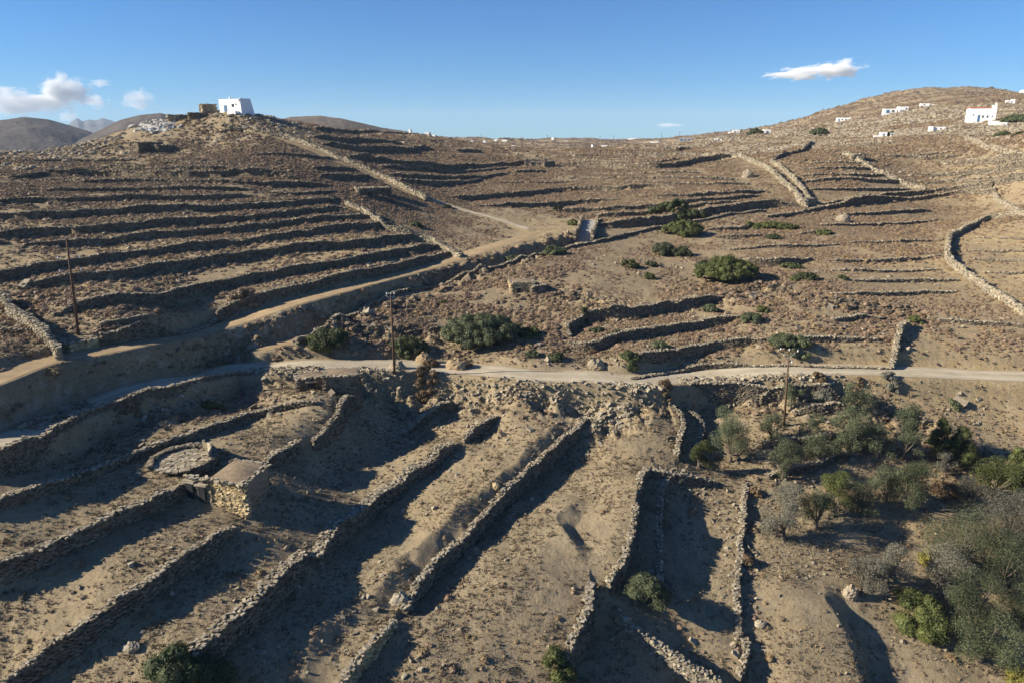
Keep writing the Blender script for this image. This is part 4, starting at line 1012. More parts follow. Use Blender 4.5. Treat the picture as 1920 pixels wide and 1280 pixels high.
B(1360,538,132,52,M_GREEN,'largest bright green thicket, standing above the end of the curved terrace wall', .7)
B(1322,507,40,22,M_LENT,'grey green shrub tucked behind the left of the largest bright thicket')
B(1179,505,38,18,M_GREEN,'small bright shrub left of a smaller one beside the pale rock streak')
B(1221,502,26,12,M_DKGREEN,'small dark shrub at the lower end of the pale rock streak')
B(1215,524,26,12,M_GREEN,'tiny green shrub alone in the brown middle field')
B(1039,481,50,18,M_LENT,'grey green shrub against the pale topped lane wall')
B(964,496,46,16,M_LENT,'dark shrub against the lane wall, left of the grey green one')
B(900,658,172,56,M_LENT,'huge dark cushion shaped thicket above the road at the centre', .55)
B(992,634,44,26,M_GREEN,'low bright green shrub at the right end of the huge dark thicket')
B(617,658,92,36,M_DKGREEN,'dark green shrub above the road, left of the middle power pole', .5)
B(588,648,34,28,M_GREEN,'sunlit olive green shrub at the left end of the dark shrub above the road')
B(770,668,82,24,M_DKGREEN,'low dark shrub just behind the middle power pole')
B(1448,432,112,15,M_GREEN,'long low strip of green shrubs along a terrace on the right', .2)
B(1544,442,36,10,M_GREEN,'little green shrub at the end of a short wall on the right slope')
B(1450,450,34,10,M_DKGREEN,'little dark shrub under the long green strip of shrubs')
B(1482,505,44,12,M_DKGREEN,'flat dark shrub right of the dark terrace wall')
B(1510,527,52,15,M_DKGREEN,'dark shrub with a long shadow, right of the largest bright thicket')
B(1488,530,18,11,M_GREEN,'tiny bright shrub at the left foot of a dark shrub')
B(1580,526,20,11,M_DKGREEN,'tiny dark shrub alone on the right slope')
B(1716,610,30,19,M_GREEN,'round green shrub at the top of the short free standing wall')
B(1480,658,86,26,M_LENT,'long grey green shrub above the road, near the right power pole', .45)
B(1409,608,42,22,M_LENT,'grey green shrub with a dark right side on the second terrace')
B(1428,587,26,12,M_GREEN,'small green shrub just above the grey green one on the second terrace')
B(1333,588,36,18,M_LENT,'pale olive shrub under the curved terrace wall')
B(1095,610,18,22,M_DKGREEN,'upright shrub in the shaded bend of the curved wall')
B(1118,624,34,11,M_LENT,'low shrub on the ground inside the bend of the curved wall')
B(1157,645,24,18,M_LENT,'small shrub below the left end of the second field wall')
B(1240,656,36,15,M_LENT,'olive shrub at the left end of the third field wall')
B(1180,687,46,22,M_DKGREEN,'round dark shrub at the foot of the third field wall, near the road')
B(997,672,30,18,M_LENT,'small round shrub right below the huge dark thicket')
B(1043,678,34,17,M_DKGREEN,'round shrub with a pointed shadow above the road at the centre')
B(1110,664,20,12,M_BROWN,'small brown bush between two round shrubs above the road')
B(760,551,26,12,M_DKGREEN,'small dark shrub on the field side of the lane wall')
B(830,571,18,8,M_GREEN,'tiny shrub in the brown field above the huge dark thicket')
B(1270,413,120,28,M_DKGREEN,'long dark shrub growing in the sunken lane at the centre', .25)
B(1075,424,24,14,M_GREEN,'light green shrub left of the concrete lane')
B(1047,398,24,8,M_DKGREEN,'tiny dark shrub at the end of a terrace wall above the concrete lane')
B(1535,258,40,16,M_DKGREEN,'dark round shrub among boulders at the top of the walled lane')
B(1907,232,62,15,M_DKGREEN,'dark shrub at the right edge, beside the chapel')
B(1876,258,32,11,M_DKGREEN,'dark shrub below the chapel, left of two')
B(1907,257,20,8,M_DKGREEN,'dark shrub below the chapel, right of two')
B(1416,256,36,15,M_DKGREEN,'dark green bush between the two whitewashed houses on the crest')
B(402,771,44,20,M_GREEN,'round green bush at the end of the heap wall')
B(782,427,26,10,M_DKGREEN,'dark bush on the diagonal wall above the dirt track')
B(839,392,17,8,M_DKGREEN,'small dark bush beside the paved path')
B(345,1335,200,84,M_DKGREEN,'dark green bush spilling over the wall at the bottom edge', .6)
B(1052,1300,66,76,M_GREEN,'round green bush cut by the bottom edge', .9)
B(1213,1160,78,98,M_LENT,'big round grey green bush under the tall wall', .9)
B(1722,1190,104,78,M_GREEN,'big green bush alone in the bare field at the lower right', .9)
B(1247,742,28,25,M_BROWN,'dry brown bush just under the road, above the curved pale walls')
B(1536,724,30,20,M_BROWN,'round brown bush at the road edge right of the power pole')
B(1611,728,15,11,M_BROWN,'tiny brown bush at the top of the diagonal rubble wall')
B(1668,737,36,26,M_GREYL,'dry grey bush on the slope below the road at the right')
B(1786,767,28,19,M_LENT,'olive green bush on the open slope below the road at the right')
B(1772,936,62,30,M_BROWN,'rusty brown bush between the olive trees')
B(1736,1062,34,34,M_YELL,'yellow green bush among the grey trees at the lower right')
B(1908,1290,52,44,M_YELL,'yellow bush in the lower right corner')
B(1540,756,44,26,M_GREYL,'low grey bush under the curved wall of the olive terrace')
B(1415,930,26,18,M_BROWN,'dry bush on the scrubby stone row'); B(1400,1065,26,30,M_BROWN,'ochre bush lower on the scrubby stone row')
B(1600,848,40,20,M_GREYL,'low grey shrub at the foot of the middle olive trees')
B(870,692,38,18,M_BROWN,'brown mound bush beside the road at the centre'); B(808,690,34,20,M_BROWN,'brown mound bush beside the road, right of the middle pole')
B(800,748,44,34,M_BROWN,'dry brown bush hanging from the rubble bank below the road')
B(460,582,56,22,M_SCRUB,'grey bush overhanging the dirt track on the left')
B(240,778,60,14,M_SCRUB,'grey scrub bush below the road wall at the left')

# ------------------------------------------------------------------ trees
TN = [0]
def tree(px, py, wpx, hpx, mat, label, style='olive', group='olive trees on the lower right terrace', trunk=.13):
    TN[0] += 1; R_ = np.random.RandomState(500 + TN[0]); c = hit(px, py); m = mpp(c); wd = wpx * m * (1.4 if wpx < 70 else 1.32); hg = hpx * m / .8
    o = empty('olive_tree' if style == 'olive' else ('juniper_tree' if style == 'juniper' else 'thorn_tree'), c); tag(o, label, 'tree', group)
    th = hg * trunk; mb = MB(); lean = R_.uniform(-.12, .12, 2) * hg
    r0 = min(.17, max(.07, wd * .04)); p = Vector((0, 0, -.2)); top = Vector((lean[0] * .5, lean[1] * .5, th)); mb.tube(p, top, r0 * 1.3, r0 * .9)
    cs, rs = [], []; k = max(7, int(9 + wd * hg * .55)); k = min(k, 26)
    for i in range(k):
        a = R_.uniform(0, 6.283); t = (i + .5) / k
        if style == 'juniper': z = th * .6 + t * (hg * .92 - th * .6); q = (1 - t) ** .6 * .33; rr = wd * (.30 - .14 * t) * R_.uniform(.8, 1.2)
        else: z = th * 1.1 + (hg * .86 - th * 1.1) * R_.uniform(0, 1) ** .8; q = R_.uniform(.08, .40) * math.sin(min(1, .25 + 1.1 * (1 - (z - th) / hg)) * math.pi / 2); rr = R_.uniform(.13, .21) * max(wd, hg * .6)
        v = (math.cos(a) * q * wd + lean[0] * z / hg, math.sin(a) * q * wd + lean[1] * z / hg, z); cs.append(v); rs.append((rr, rr, rr * R_.uniform(.7, 1.05)))
    for i in range(0, k, 2 if style == 'olive' else 4):
        e = Vector(cs[i]); midp = top.lerp(e, .5) + Vector(R_.uniform(-.1, .1, 3)) * wd; mb.tube(top * .92, midp, r0 * .55, r0 * .35, 5, False); mb.tube(midp, e, r0 * .35, r0 * .12, 5, False)
    mb.build('trunk', M_BARK, o, smooth=True)
    ls = max(.09, c.length * .0012); vol = wd * wd * hg; n = int(np.clip((wd * hg * 3.2) / (ls * ls) * (1.5 if style == 'olive' else 2.2), 1500, 15000))
    V, F = leaf_shell(cs, rs, n, ls * 1.2, R_, inner=.35 if style == 'olive' else .6, bottom=-.9)
    if style == 'juniper': V, F = join([(V, F), core_lumps(cs, rs, .7, R_)])
    obj('crown', np_mesh('crown', V, F, [mat]), o)
    return o
T = tree
T(1371,866,66,88,M_OLIVE,'tallest olive tree left of the grove, standing over a black shadow'); T(1312,877,40,58,M_GREEN,'small bright green tree beside the curved pale wall', trunk=.15)
T(1448,826,38,44,M_OLIVE,'small olive tree just left of the right power pole'); T(1465,897,50,74,M_OLIVE,'olive tree below the right power pole')
T(1518,818,32,38,M_OLIVE,'slim olive tree right of the power pole'); T(1528,862,58,46,M_OLIVE,'spreading olive tree below the slim one')
T(1601,850,58,76,M_OLIVE,'olive tree with a pointed top in the middle of the grove'); T(1647,858,48,56,M_OLIVE,'ragged olive tree second from the tall leaning one')
T(1688,862,46,92,M_OLIVE,'tall leaning olive tree whose shadow touches a stone step'); T(1752,858,34,66,M_GREEN,'dark narrow evergreen tree like a small cypress','juniper',trunk=.1)
T(1799,872,40,62,M_GREEN,'green tree with a pale bare trunk','juniper',trunk=.25); T(1604,768,50,42,M_OLIVE,'olive tree on the top terrace under the curved wall')
T(1483,766,34,42,M_OLIVE,'olive tree half hidden behind the power pole'); T(1470,1012,66,90,M_GREYL,'big grey olive tree at the left of the lower row')
T(1530,990,54,66,M_OLIVE,'olive tree second in the lower row'); T(1561,968,50,76,M_GREEN,'fresh green tree in the lower row','olive'); T(1614,958,60,56,M_OLIVE,'low olive tree third in the lower row')
T(1664,942,54,68,M_OLIVE,'grey olive tree behind the largest of the lower row'); T(1706,958,66,84,M_LENT,'largest olive tree of the lower row, at its right end')
T(1578,866,40,40,M_OLIVE,'small olive tree below the tree with the pointed top'); T(1865,928,66,62,M_GREEN,'green spreading tree near the right edge'); T(1906,918,44,66,M_GREEN,'dark green tree at the right edge, tallest there','juniper')
T(1772,890,32,38,M_GREYL,'thin half bare tree left of the green spreading tree'); T(1802,1062,130,96,M_OLIVE,'wide grey tree in the thicket at the lower right')
T(1882,1022,96,88,M_GREYL,'grey tree behind the thicket by the right edge'); T(1886,1100,112,100,M_LENT,'broad grey tree in front of the thicket by the right edge')
T(1762,1098,84,70,M_GREYL,'twiggy grey tree above the bare field bush'); T(1662,1092,62,66,M_GREYL,'bare looking grey tree above the dark gully, right of two')
T(1620,1120,54,80,M_GREYL,'bare looking grey tree above the dark gully, left of two'); T(1812,1182,86,104,M_LENT,'olive green tree in front of the thicket')
T(1836,1240,100,84,M_LENT,'lowest olive green tree, nearest the bottom right corner'); T(1922,1180,80,100,M_LENT,'grey green tree cut by the right edge'); T(1815,950,46,44,M_GREYL,'dead grey tree with tangled branches', trunk=.35)
T(1940,1000,70,80,M_LENT,'tree mostly outside the right edge')

# ------------------------------------------------------------------ stone huts
def wall_ring(pts, zb, zt, sl, th=.5, seed=1, closed=True, mat=None, parent=None, name='wall', cap=True, both=False):
    P = np.array(pts + ([pts[0]] if closed else []), float); P, _ = resample(P, sl)
    V, F, mi = lay(P, np.full(len(P), zb), np.full(len(P), zt), sl, th, both, cap, seed, ragged=.4)
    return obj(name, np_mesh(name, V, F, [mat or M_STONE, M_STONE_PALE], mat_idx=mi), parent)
def stone_hut(px, py, wm, dm, hm, rz, label, doors=(), sl=.4, mat=None, roof=True, ruined=False, cat='stone hut', name='stone_hut', seed=1, sink=.3):
    c = hit(px, py); o = empty(name, c, 0); tag(o, label, cat)
    az = math.atan2(c.x, c.y); a = -az + rz
    ex = Vector((math.cos(a), math.sin(a), 0)); ey = Vector((-math.sin(a), math.cos(a), 0))
    cn = [(-wm / 2, 0), (wm / 2, 0), (wm / 2, dm), (-wm / 2, dm)]
    pts = [tuple((ex * x + ey * y).to_2d()) for x, y in cn]
    wall_ring(pts, -sink, hm, sl, .5, seed, True, mat, o, both=ruined)
    if roof:
        mb = MB(); q = [(ex * x + ey * y) for x, y in [(-wm / 2 + .1, .1), (wm / 2 - .1, .1), (wm / 2 - .1, dm - .1), (-wm / 2 + .1, dm - .1)]]
        mb.poly([(p.x, p.y, hm - .35) for p in q] + [(p.x, p.y, hm + .06) for p in q] + [((ex * 0 + ey * dm / 2).x, (ey * dm / 2).y, hm + .22)], [(3, 2, 1, 0), (0, 1, 5, 4), (1, 2, 6, 5), (2, 3, 7, 6), (3, 0, 4, 7), (4, 5, 8), (5, 6, 8), (6, 7, 8), (7, 4, 8)])
        mb.build('roof', M_ROOFEARTH, o)
    for dx, dw, dh in doors:
        mb = MB(); p = ex * dx + ey * -.27; mb.box(p.x, p.y, -.1, dw, .2, dh, a); mb.build('doorway', M_DARK, o)
        mb = MB(); p = ex * dx + ey * -.30; mb.box(p.x, p.y, dh - .1, dw + .5, .3, .16, a, jit=.02); mb.build('lintel', M_STONE_PALE, o)
    return o
# farm hut with its corner towards the camera, dug into the terrace
def farm_hut():
    A, C_, D_ = hit(398, 942), hit(463, 970), hit(500, 930)
    z = C_.z; o = empty('stone_hut', C_); tag(o, 'stone farm hut with a sunlit yellow wall and flat earth roof in the left foreground', 'stone hut')
    a = Vector((A.x - C_.x, A.y - C_.y)); d = Vector((D_.x - C_.x, D_.y - C_.y)); d = d.normalized() * 3.4; a = a * 1.02
    h = 2.85; back = a + d
    wall_ring([tuple(a), (0, 0)], -.5, h, .34, .5, 3, False, M_WARM, o, 'sunlit_wall')  # ochre stone, brightened: the sunlight on this side is put into its colour
    wall_ring([(0, 0), tuple(d), tuple(back)], -1.6, h, .34, .5, 4, False, M_STONE, o, 'shaded_wall')  # much darker stone than the lit side: shade put into the colour
    n = 7; V = []
    for i in range(n):
        for j in range(n): p = a * (i / (n - 1)) * .97 + d * (j / (n - 1)) * .97 + (a + d) * .015; V.append((p.x, p.y, h + .05 + .28 * math.sin(math.pi * i / (n - 1)) * math.sin(math.pi * j / (n - 1))))
    F = [(i * n + j, i * n + j + 1, (i + 1) * n + j + 1, (i + 1) * n + j) for i in range(n - 1) for j in range(n - 1)]
    me = bpy.data.meshes.new('roof'); me.from_pydata(V, [], F); me.materials.append(M_ROOFEARTH); obj('roof', me, o)
    # yard front with two dark openings, running on to the left
    L0 = hit(352, 925); l = Vector((L0.x - C_.x, L0.y - C_.y)) - a; q_ = a + l * .5; zz = max(h - .3, float(Hf(C_.x + q_.x, C_.y + q_.y - 1.0)) - z + 2.0)
    wall_ring([tuple(a + l), tuple(a)], -.6, zz, .34, .6, 5, False, M_STONE, o, 'front_wall')
    t = l.normalized(); nrm = Vector((t.y, -t.x)); nrm = nrm if nrm.dot(Vector((C_.x, C_.y))) < 0 else -nrm
    for k, s_ in ((.24, .62), (.74, .62)):
        p = a + l * k + nrm * .22; zg = float(Hf(C_.x + p.x + nrm.x * .6, C_.y + p.y + nrm.y * .6)) - z; mb = MB(); mb.box(p.x, p.y, zg - .3, s_, .22, 1.8, math.atan2(t.y, t.x)); mb.build('doorway', M_DARK, o)
        p = a + l * k + nrm * .27; mb = MB(); mb.box(p.x, p.y, zg + 1.5, s_ + .5, .34, .18, math.atan2(t.y, t.x), jit=.02); mb.build('lintel', M_STONE_PALE, o)
    return o
farm_hut()
def threshing_floor():
    c = hit(345, 868); R0 = 2.5; z = max(float(Hf(c.x + dx, c.y + dy)) for dx in (-1.5, 0, 1.5) for dy in (-1.5, 0, 1.5)); c.z = z + .05
    o = empty('threshing_floor', c); tag(o, 'round paved threshing floor with upright slabs beside the stone farm hut', 'threshing floor')
    R_ = np.random.RandomState(4); C_, SZ, A = [], [], []
    for k in range(6):
        n = max(1, int(2 * math.pi * k * .42 / .5)); 
        for i in range(n):
            a = 2 * math.pi * (i + R_.uniform(-.2, .2)) / n; C_.append((math.cos(a) * k * .42, math.sin(a) * k * .42, R_.uniform(-.02, .03))); SZ.append((R_.uniform(.4, .62), R_.uniform(.36, .5), .14)); A.append(a + R_.uniform(-.3, .3))
    V, F = stones(np.array(C_), np.array(SZ), np.array(A), .12, .03, 5); obj('paving', np_mesh('paving', V, F, [M_STONE_PALE]), o)
    th = np.linspace(math.radians(-50), math.radians(215), 40); P = np.column_stack([np.cos(th) * R0, np.sin(th) * R0])[::-1]
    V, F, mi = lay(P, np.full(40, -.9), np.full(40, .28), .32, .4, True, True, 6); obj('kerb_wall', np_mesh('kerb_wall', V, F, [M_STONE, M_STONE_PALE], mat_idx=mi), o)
    C_, SZ, A = [], [], []
    for a in np.radians([5, 18, 31, 44, 58]): C_.append((math.cos(a) * (R0 - .3), math.sin(a) * (R0 - .3), .42)); SZ.append((.62, .10, .85)); A.append(a + math.pi / 2)
    V, F = stones(np.array(C_), np.array(SZ), np.array(A), .08, .05, 8); obj('upright_slabs', np_mesh('upright_slabs', V, F, [M_STONE_PALE]), o)
threshing_floor()
stone_hut(590, 731, 3.3, 1.9, 1.45, .05, 'low stone hut with a dark doorway just under the road', doors=((-.3, .75, 1.1),), sl=.34, seed=11)
stone_hut(640, 743, 3.3, 2.4, 2.3, -.15, 'taller windowless stone block right of the low hut under the road', sl=.34, seed=12, sink=1.5)
stone_hut(980, 548, 3.3, 2.6, 1.35, .1, 'small ruined stone shelter in the middle of the brown field', doors=((-.6, .5, .7),), sl=.36, seed=13, mat=M_WARM)
stone_hut(1011, 549, 1.9, 1.8, 1.0, .4, 'collapsed roofless corner right of the ruined shelter', sl=.4, seed=14, roof=False, ruined=True)
stone_hut(690, 369, 3.6, 2.8, 1.7, .3, 'left block of the ruin on the left hillside', doors=((.4, .9, 1.2),), sl=.5, seed=15)
stone_hut(720, 368, 2.9, 2.6, 1.7, .2, 'right block of the ruin on the left hillside', sl=.5, seed=16)
stone_hut(1003, 313, 6.4, 4.5, 2.3, -.1, 'square stone house with a small dark door at the centre of the upper slope', doors=((-.8, .9, 1.5),), sl=.6, mat=M_ROCK, seed=17)
stone_hut(1030, 314, 3.6, 3.5, 1.9, .45, 'low stone annexe in shade beside the square stone house', sl=.6, seed=18)
stone_hut(284, 284, 5.6, 4.2, 2.0, .45, 'dark square stone hut below the hilltop spoil', sl=.55, seed=19)
stone_hut(312, 284, 4.2, 3.0, 1.3, .6, 'low shaded ruin joined behind the dark square hut', sl=.55, seed=20, roof=False, ruined=True)
stone_hut(1514, 385, 3.0, 2.6, 1.5, .5, 'small stone pen at the foot of the walled lane', sl=.5, seed=21, roof=False, ruined=True, mat=M_ROCK)
stone_hut(1608, 302, 3.0, 2.5, 1.8, .3, 'tiny pale ruin at the top of the broken diagonal wall', sl=.6, seed=22, mat=M_ROCK)
stone_hut(1280, 283, 4.2, 3, 1.3, .2, 'dark stone building beside the long white villa', sl=1.0, seed=23)
stone_hut(158, 655, 2.4, 1.8, .9, .4, 'ruined stone stub with an orange stain at the foot of the left power pole', sl=.34, seed=24, roof=False, ruined=True, mat=M_WARM)
# concrete lane with side walls
rd = ROADS[4]; ribbon('concrete_strip', rd, M_CONC, 'short sunken concrete lane between two side walls', .05)
P = resample(rd['P'], .8)[0]; T = np.gradient(P, axis=0); T /= np.hypot(T[:, 0], T[:, 1])[:, None]; Rn = np.stack([T[:, 1], -T[:, 0]], 1)
for sgn, lab in ((-1, 'left rendered side wall of the sunken concrete lane'), (1, 'right rendered side wall of the sunken concrete lane')):
    q = P + Rn * (sgn * 1.65); q = q[::-1] if sgn < 0 else q; z = Hf(*q.T); zr = lookup(HH, *P.T).mean()
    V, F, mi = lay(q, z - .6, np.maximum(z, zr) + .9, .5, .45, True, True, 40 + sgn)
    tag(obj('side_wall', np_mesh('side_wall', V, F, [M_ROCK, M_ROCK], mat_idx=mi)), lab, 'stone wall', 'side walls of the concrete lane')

# ------------------------------------------------------------------ white houses
def house(px, py, label, boxes, wins=(), rz=0.0, mat=None, name='white_house', cat='house', chim=(), parapet=.25, sink=1.0, z=None, extra=None, wpx=None, rmin=16.0):
    """boxes (x, y, w, d, h) metres from the spot, x right and y away; wins (x, z, w, h, y) on the front"""
    c = hit(px, py, 0.0, rmin); sc__ = 1.0
    if wpx:
        tot = max(b[0] + b[2] / 2 for b in boxes) - min(b[0] - b[2] / 2 for b in boxes); sc__ = wpx * mpp(c) / tot
    o = empty(name, c, 0); o.scale = (sc__,) * 3; tag(o, label, cat); a = -.32 + rz * .3; mat = mat or M_WHITE
    R_ = lambda x, y: (x * math.cos(a) - y * math.sin(a), x * math.sin(a) + y * math.cos(a))
    for i, (x, y, w, d, h) in enumerate(boxes):
        mb = MB(); cx, cy = R_(x, y + d / 2); mb.box(cx, cy, -sink, w, d, h + sink, a, taper=.0); wo_ = mb.build('wall', mat, o)
        if parapet and h > 2:
            mb = MB()
            for (bx, by, bw, bd) in ((0, -d / 2 + .12, w + .06, .3), (0, d / 2 - .12, w + .06, .3), (-w / 2 + .12, 0, .3, d - .55), (w / 2 - .12, 0, .3, d - .55)):
                qx, qy = R_(x + bx, y + d / 2 + by); mb.box(qx, qy, h + .002, bw, bd, parapet, a)
            mb.build('parapet', mat, o)
    for (x, z_, w, h, y) in wins:
        door = z_ < .3; fr = MB(); cx, cy = R_(x, y - .03); fr.box(cx, cy, z_, w, .12, h, a); f = fr.build('door' if door else 'window', M_BLUE if door else M_GLASS, o)
    for (x, y, z_, w, h) in chim:
        mb = MB(); cx, cy = R_(x, y); mb.box(cx, cy, z_, w, w, h, a, taper=.3); mb.build('chimney', mat, o)
    if extra: extra(o, R_, a)
    return o
def hill_house(o, R_, a):
    mb = MB(); P = [R_(3.75, -.3), R_(5.0, -.5), R_(5.2, 4.8), R_(3.75, 4.8)]; Q = [R_(3.75, .3), R_(4.0, .2), R_(4.1, 4.3), R_(3.75, 4.3)]
    mb.poly([(p[0], p[1], -2) for p in P] + [(q[0], q[1], 3.75) for q in Q], [(3, 2, 1, 0), (4, 5, 6, 7), (0, 1, 5, 4), (1, 2, 6, 5), (2, 3, 7, 6), (3, 0, 4, 7)]); mb.build('buttress', M_WHITE, o)
    mb = MB(); x, y = R_(-1.4, 2.0); mb.tube((x, y, 3.3), (x, y, 4.0), .45, .32, 8); mb.tube((x, y, 4.0), (x, y, 4.6), .32, .02, 8); mb.build('dovecote_cap', M_WHITE, o)
    mb = MB(); cx, cy = R_(2.2, -.9); mb.box(cx, cy, -1.5, 3.0, 1.6, 1.7, a); mb.build('stairs', M_WHITE, o)
house(431, 211, 'white cubic house alone on the top of the left hill', [(0, 0, 7.6, 4.6, 3.3)], [(-1.5, .1, 1.1, 1.8, 0), (1.4, 1.4, .8, .8, 0), (2.6, 1.9, .4, .4, 0)], -.3, extra=hill_house, sink=2.0, wpx=49)
stone_hut(394, 213, 3.3, 4, 2.3, .2, 'brown stone annexe left of the white hilltop house', sl=.6, seed=25, mat=M_ROCK, sink=1.0)
stone_hut(352, 222, 9.5, 1.2, .7, .1, 'long pale terrace wall block left of the white hilltop house', sl=.7, seed=26, mat=M_STONE_PALE, roof=False)
stone_hut(370, 222, 3.5, 3.0, 1.3, .1, 'low ruined pen under the brown stone annexe', sl=.6, seed=27, roof=False, ruined=True)
def chapel(o, R_, a):
    mb = MB(); x0, x1, y0, y1, z0, zr = -6.1, 3.6, -.15, 8.15, 7.0, 7.7
    pts = [(x0, y0, z0), (x1, y0, z0), (x1, y1, z0), (x0, y1, z0), (x0, (y0 + y1) / 2, zr), (x1, (y0 + y1) / 2, zr)]
    mb.poly([(*R_(p[0], p[1]), p[2]) for p in pts], [(3, 2, 1, 0), (0, 1, 5, 4), (2, 3, 4, 5), (1, 2, 5), (3, 0, 4)]); mb.build('roof', M_RED, o)
    mb = MB(); cx, cy = R_(4.8, .8); mb.box(cx, cy, 7.0, 2.2, .7, 1.4, a); cx, cy = R_(5.3, .8); mb.box(cx, cy, 8.4, 1.0, .6, 1.2, a, taper=.4); mb.build('bell_gable', M_WHITE, o)
house(1840, 230, 'white chapel with a red tiled roof and small bell gable on the right hill', [(0, 0, 12, 8, 7.0)], [(-4.2, 3.4, .5, .6, 0), (-1.6, .2, 1.0, 3.4, 0), (.2, 2.2, .7, 1.2, 0), (2.2, 2.3, .7, 1.0, 0), (4.4, 2.6, .4, .6, 0)], -.15, name='chapel', cat='chapel', parapet=0, extra=chapel, sink=3, wpx=43)
house(1873, 236, 'low white courtyard walls right of the chapel', [(0, 0, 9, 4, 1.8), (-2, 3, 5, 4, 2.6)], name='courtyard_wall', cat='wall', parapet=0, sink=2, wpx=26)
house(1679, 213, 'white flat roofed villa of two blocks above the boulder slope', [(-4, 0, 10, 7, 3.4), (5.5, -1, 7, 8, 5.0)], [(-6, .2, 2.4, 2.4, 0), (-2, 1.0, 2, 1.4, 0), (4.5, .2, 2.6, 2.2, -1), (7.5, 2.8, 1.2, 1.2, -1)], .2, sink=3, wpx=40)
house(1739, 200, 'low white house left of the dark shrubs near the hilltop', [(-2, 0, 8, 5, 2.6), (4, .5, 5, 5, 2.0)], [(-3, 1, 1, 1.2, 0)], .1, sink=2, wpx=24)
house(1582, 228, 'low white farm building on the bare slope, leftmost of the right hill', [(0, 0, 11, 6, 2.6)], [(-3.6, .2, 1.2, 1.6, 0), (-1.2, .9, 1, 1, 0), (1.4, .9, 1, 1, 0)], -.1, sink=2, wpx=25)
house(1661, 257, 'white house with a dark tree beside its stepped yard wall', [(-1.5, 0, 4.2, 4, 2.8), (-5.5, -1.5, 4.5, 1, .9), (4.0, .5, 2.5, 4, 2.2)], [(-1.5, .2, .9, 1.8, 0)], .15, sink=1.5, wpx=36)
B(1670,257,12,12,M_DKGREEN,'dark tree between the blocks of the stepped white house')
house(1760, 246, 'low white house on a rock shelf below and left of the chapel', [(-.5, 0, 9, 5, 2.2), (-4.5, -1, 2, 4, 2.6)], [(1, .8, .8, .8, 0)], .1, sink=1.5, wpx=27)
house(1895, 194, 'small white house high at the right, two cubes', [(-2, 0, 5, 5, 3), (2.6, .5, 3.5, 4, 4)], [(-2, 1, 1, 1, 0)], 0, sink=3, wpx=14)
house(1918, 176, 'white domed building on the skyline at the right edge', [(0, 0, 6, 6, 3.4)], [], 0, sink=3, extra=lambda o, R_, a: [mb_ := MB(), mb_.tube((*R_(0, 3), 3.3), (*R_(0, 3), 4.4), 2.8, 1.9, 12), mb_.tube((*R_(0, 3), 4.4), (*R_(0, 3), 5.0), 1.9, .4, 12), mb_.build('dome', M_WHITE, o)], wpx=8)
house(1378, 251, 'whitewashed house standing on rocks at the crest right of centre', [(1, 0, 6.5, 5, 3.0), (-4, .6, 3.5, 4, 1.6)], [(0, 1, 1, 1, 0), (2.6, 1.2, .8, .8, 0)], .3, sink=2, wpx=21)
house(1438, 252, 'white and blue tinted house beside the dark bush on the crest', [(0, 0, 5.6, 5, 3.2), (-2.5, -2.0, 3.0, 3, 2.2)], [(0.4, 1, 1, 1.2, 0)], .5, sink=2, wpx=16)
house(1346, 264, 'group of low white sheds under the crest, left of the rocks', [(-2, 0, 4.5, 3.5, 1.9), (2.4, 1, 3, 3, 1.5)], [(-2, .6, .8, .8, 0)], .1, sink=1.5, wpx=15, rmin=330)
house(1284, 273, 'long grey villa with a shaded veranda in the far centre', [(0, 0, 13, 6, 3.2), (9, 1.5, 4, 5, 2.6)], [(-4, .2, 2.6, 2.2, 0), (0, .2, 2.6, 2.2, 0), (4, .2, 2.6, 2.2, 0)], .2, mat=M_GREYWALL, sink=2, wpx=30, rmin=380)
house(1226, 283, 'white flat roofed house, right of the two in the far centre', [(0, 0, 8, 5, 2.6), (4.6, 1, 2.4, 4, 2)], [(-1.5, .2, 1, 1.7, 0)], .1, sink=1.5, wpx=21, rmin=380)
house(1191, 285, 'very low white wall like building in the far centre', [(0, 0, 6, 3, 1.4)], [], .1, sink=1.5, parapet=0, wpx=14, rmin=380)
house(1136, 291, 'white farmhouse of two cubes on the valley rim', [(-1.5, 0, 5.5, 5, 2.9), (3.4, .8, 4.0, 4, 1.8)], [(-2.6, .8, .8, .9, 0), (-.6, .2, .9, 1.7, 0)], .15, sink=1.5, wpx=22, rmin=380)
house(1186, 263, 'long white house on the skyline at the centre', [(0, 0, 14, 6, 3.2), (-9, 1, 5, 5, 2.2)], [], 0, sink=3, wpx=16, rmin=900)
house(1036, 263, 'tiny white house on the skyline, left of centre', [(0, 0, 5, 5, 4.2)], [], 0, sink=3, wpx=5, rmin=900)
house(1062, 266, 'tiny grey house on the skyline', [(0, 0, 9, 5, 2.4)], [], 0, mat=M_GREYWALL, sink=3, wpx=8, rmin=900)
house(768, 250, 'narrow white tower house left on the far skyline', [(0, 0, 1.9, 3, 3.2)], [], 0, sink=2, wpx=4)
house(800, 251, 'small white house on the far skyline right of the tower', [(0, 0, 3.2, 4, 2.0)], [], .3, sink=2, wpx=9)
house(813, 257, 'small white cube below the far skyline', [(0, 0, 2.4, 2.4, 1.6)], [], .3, sink=2, wpx=6)
house(908, 272, 'white chapel tower among the hamlet left of centre', [(0, 0, 3, 3, 4.4)], [], .3, sink=2, wpx=5, rmin=450)
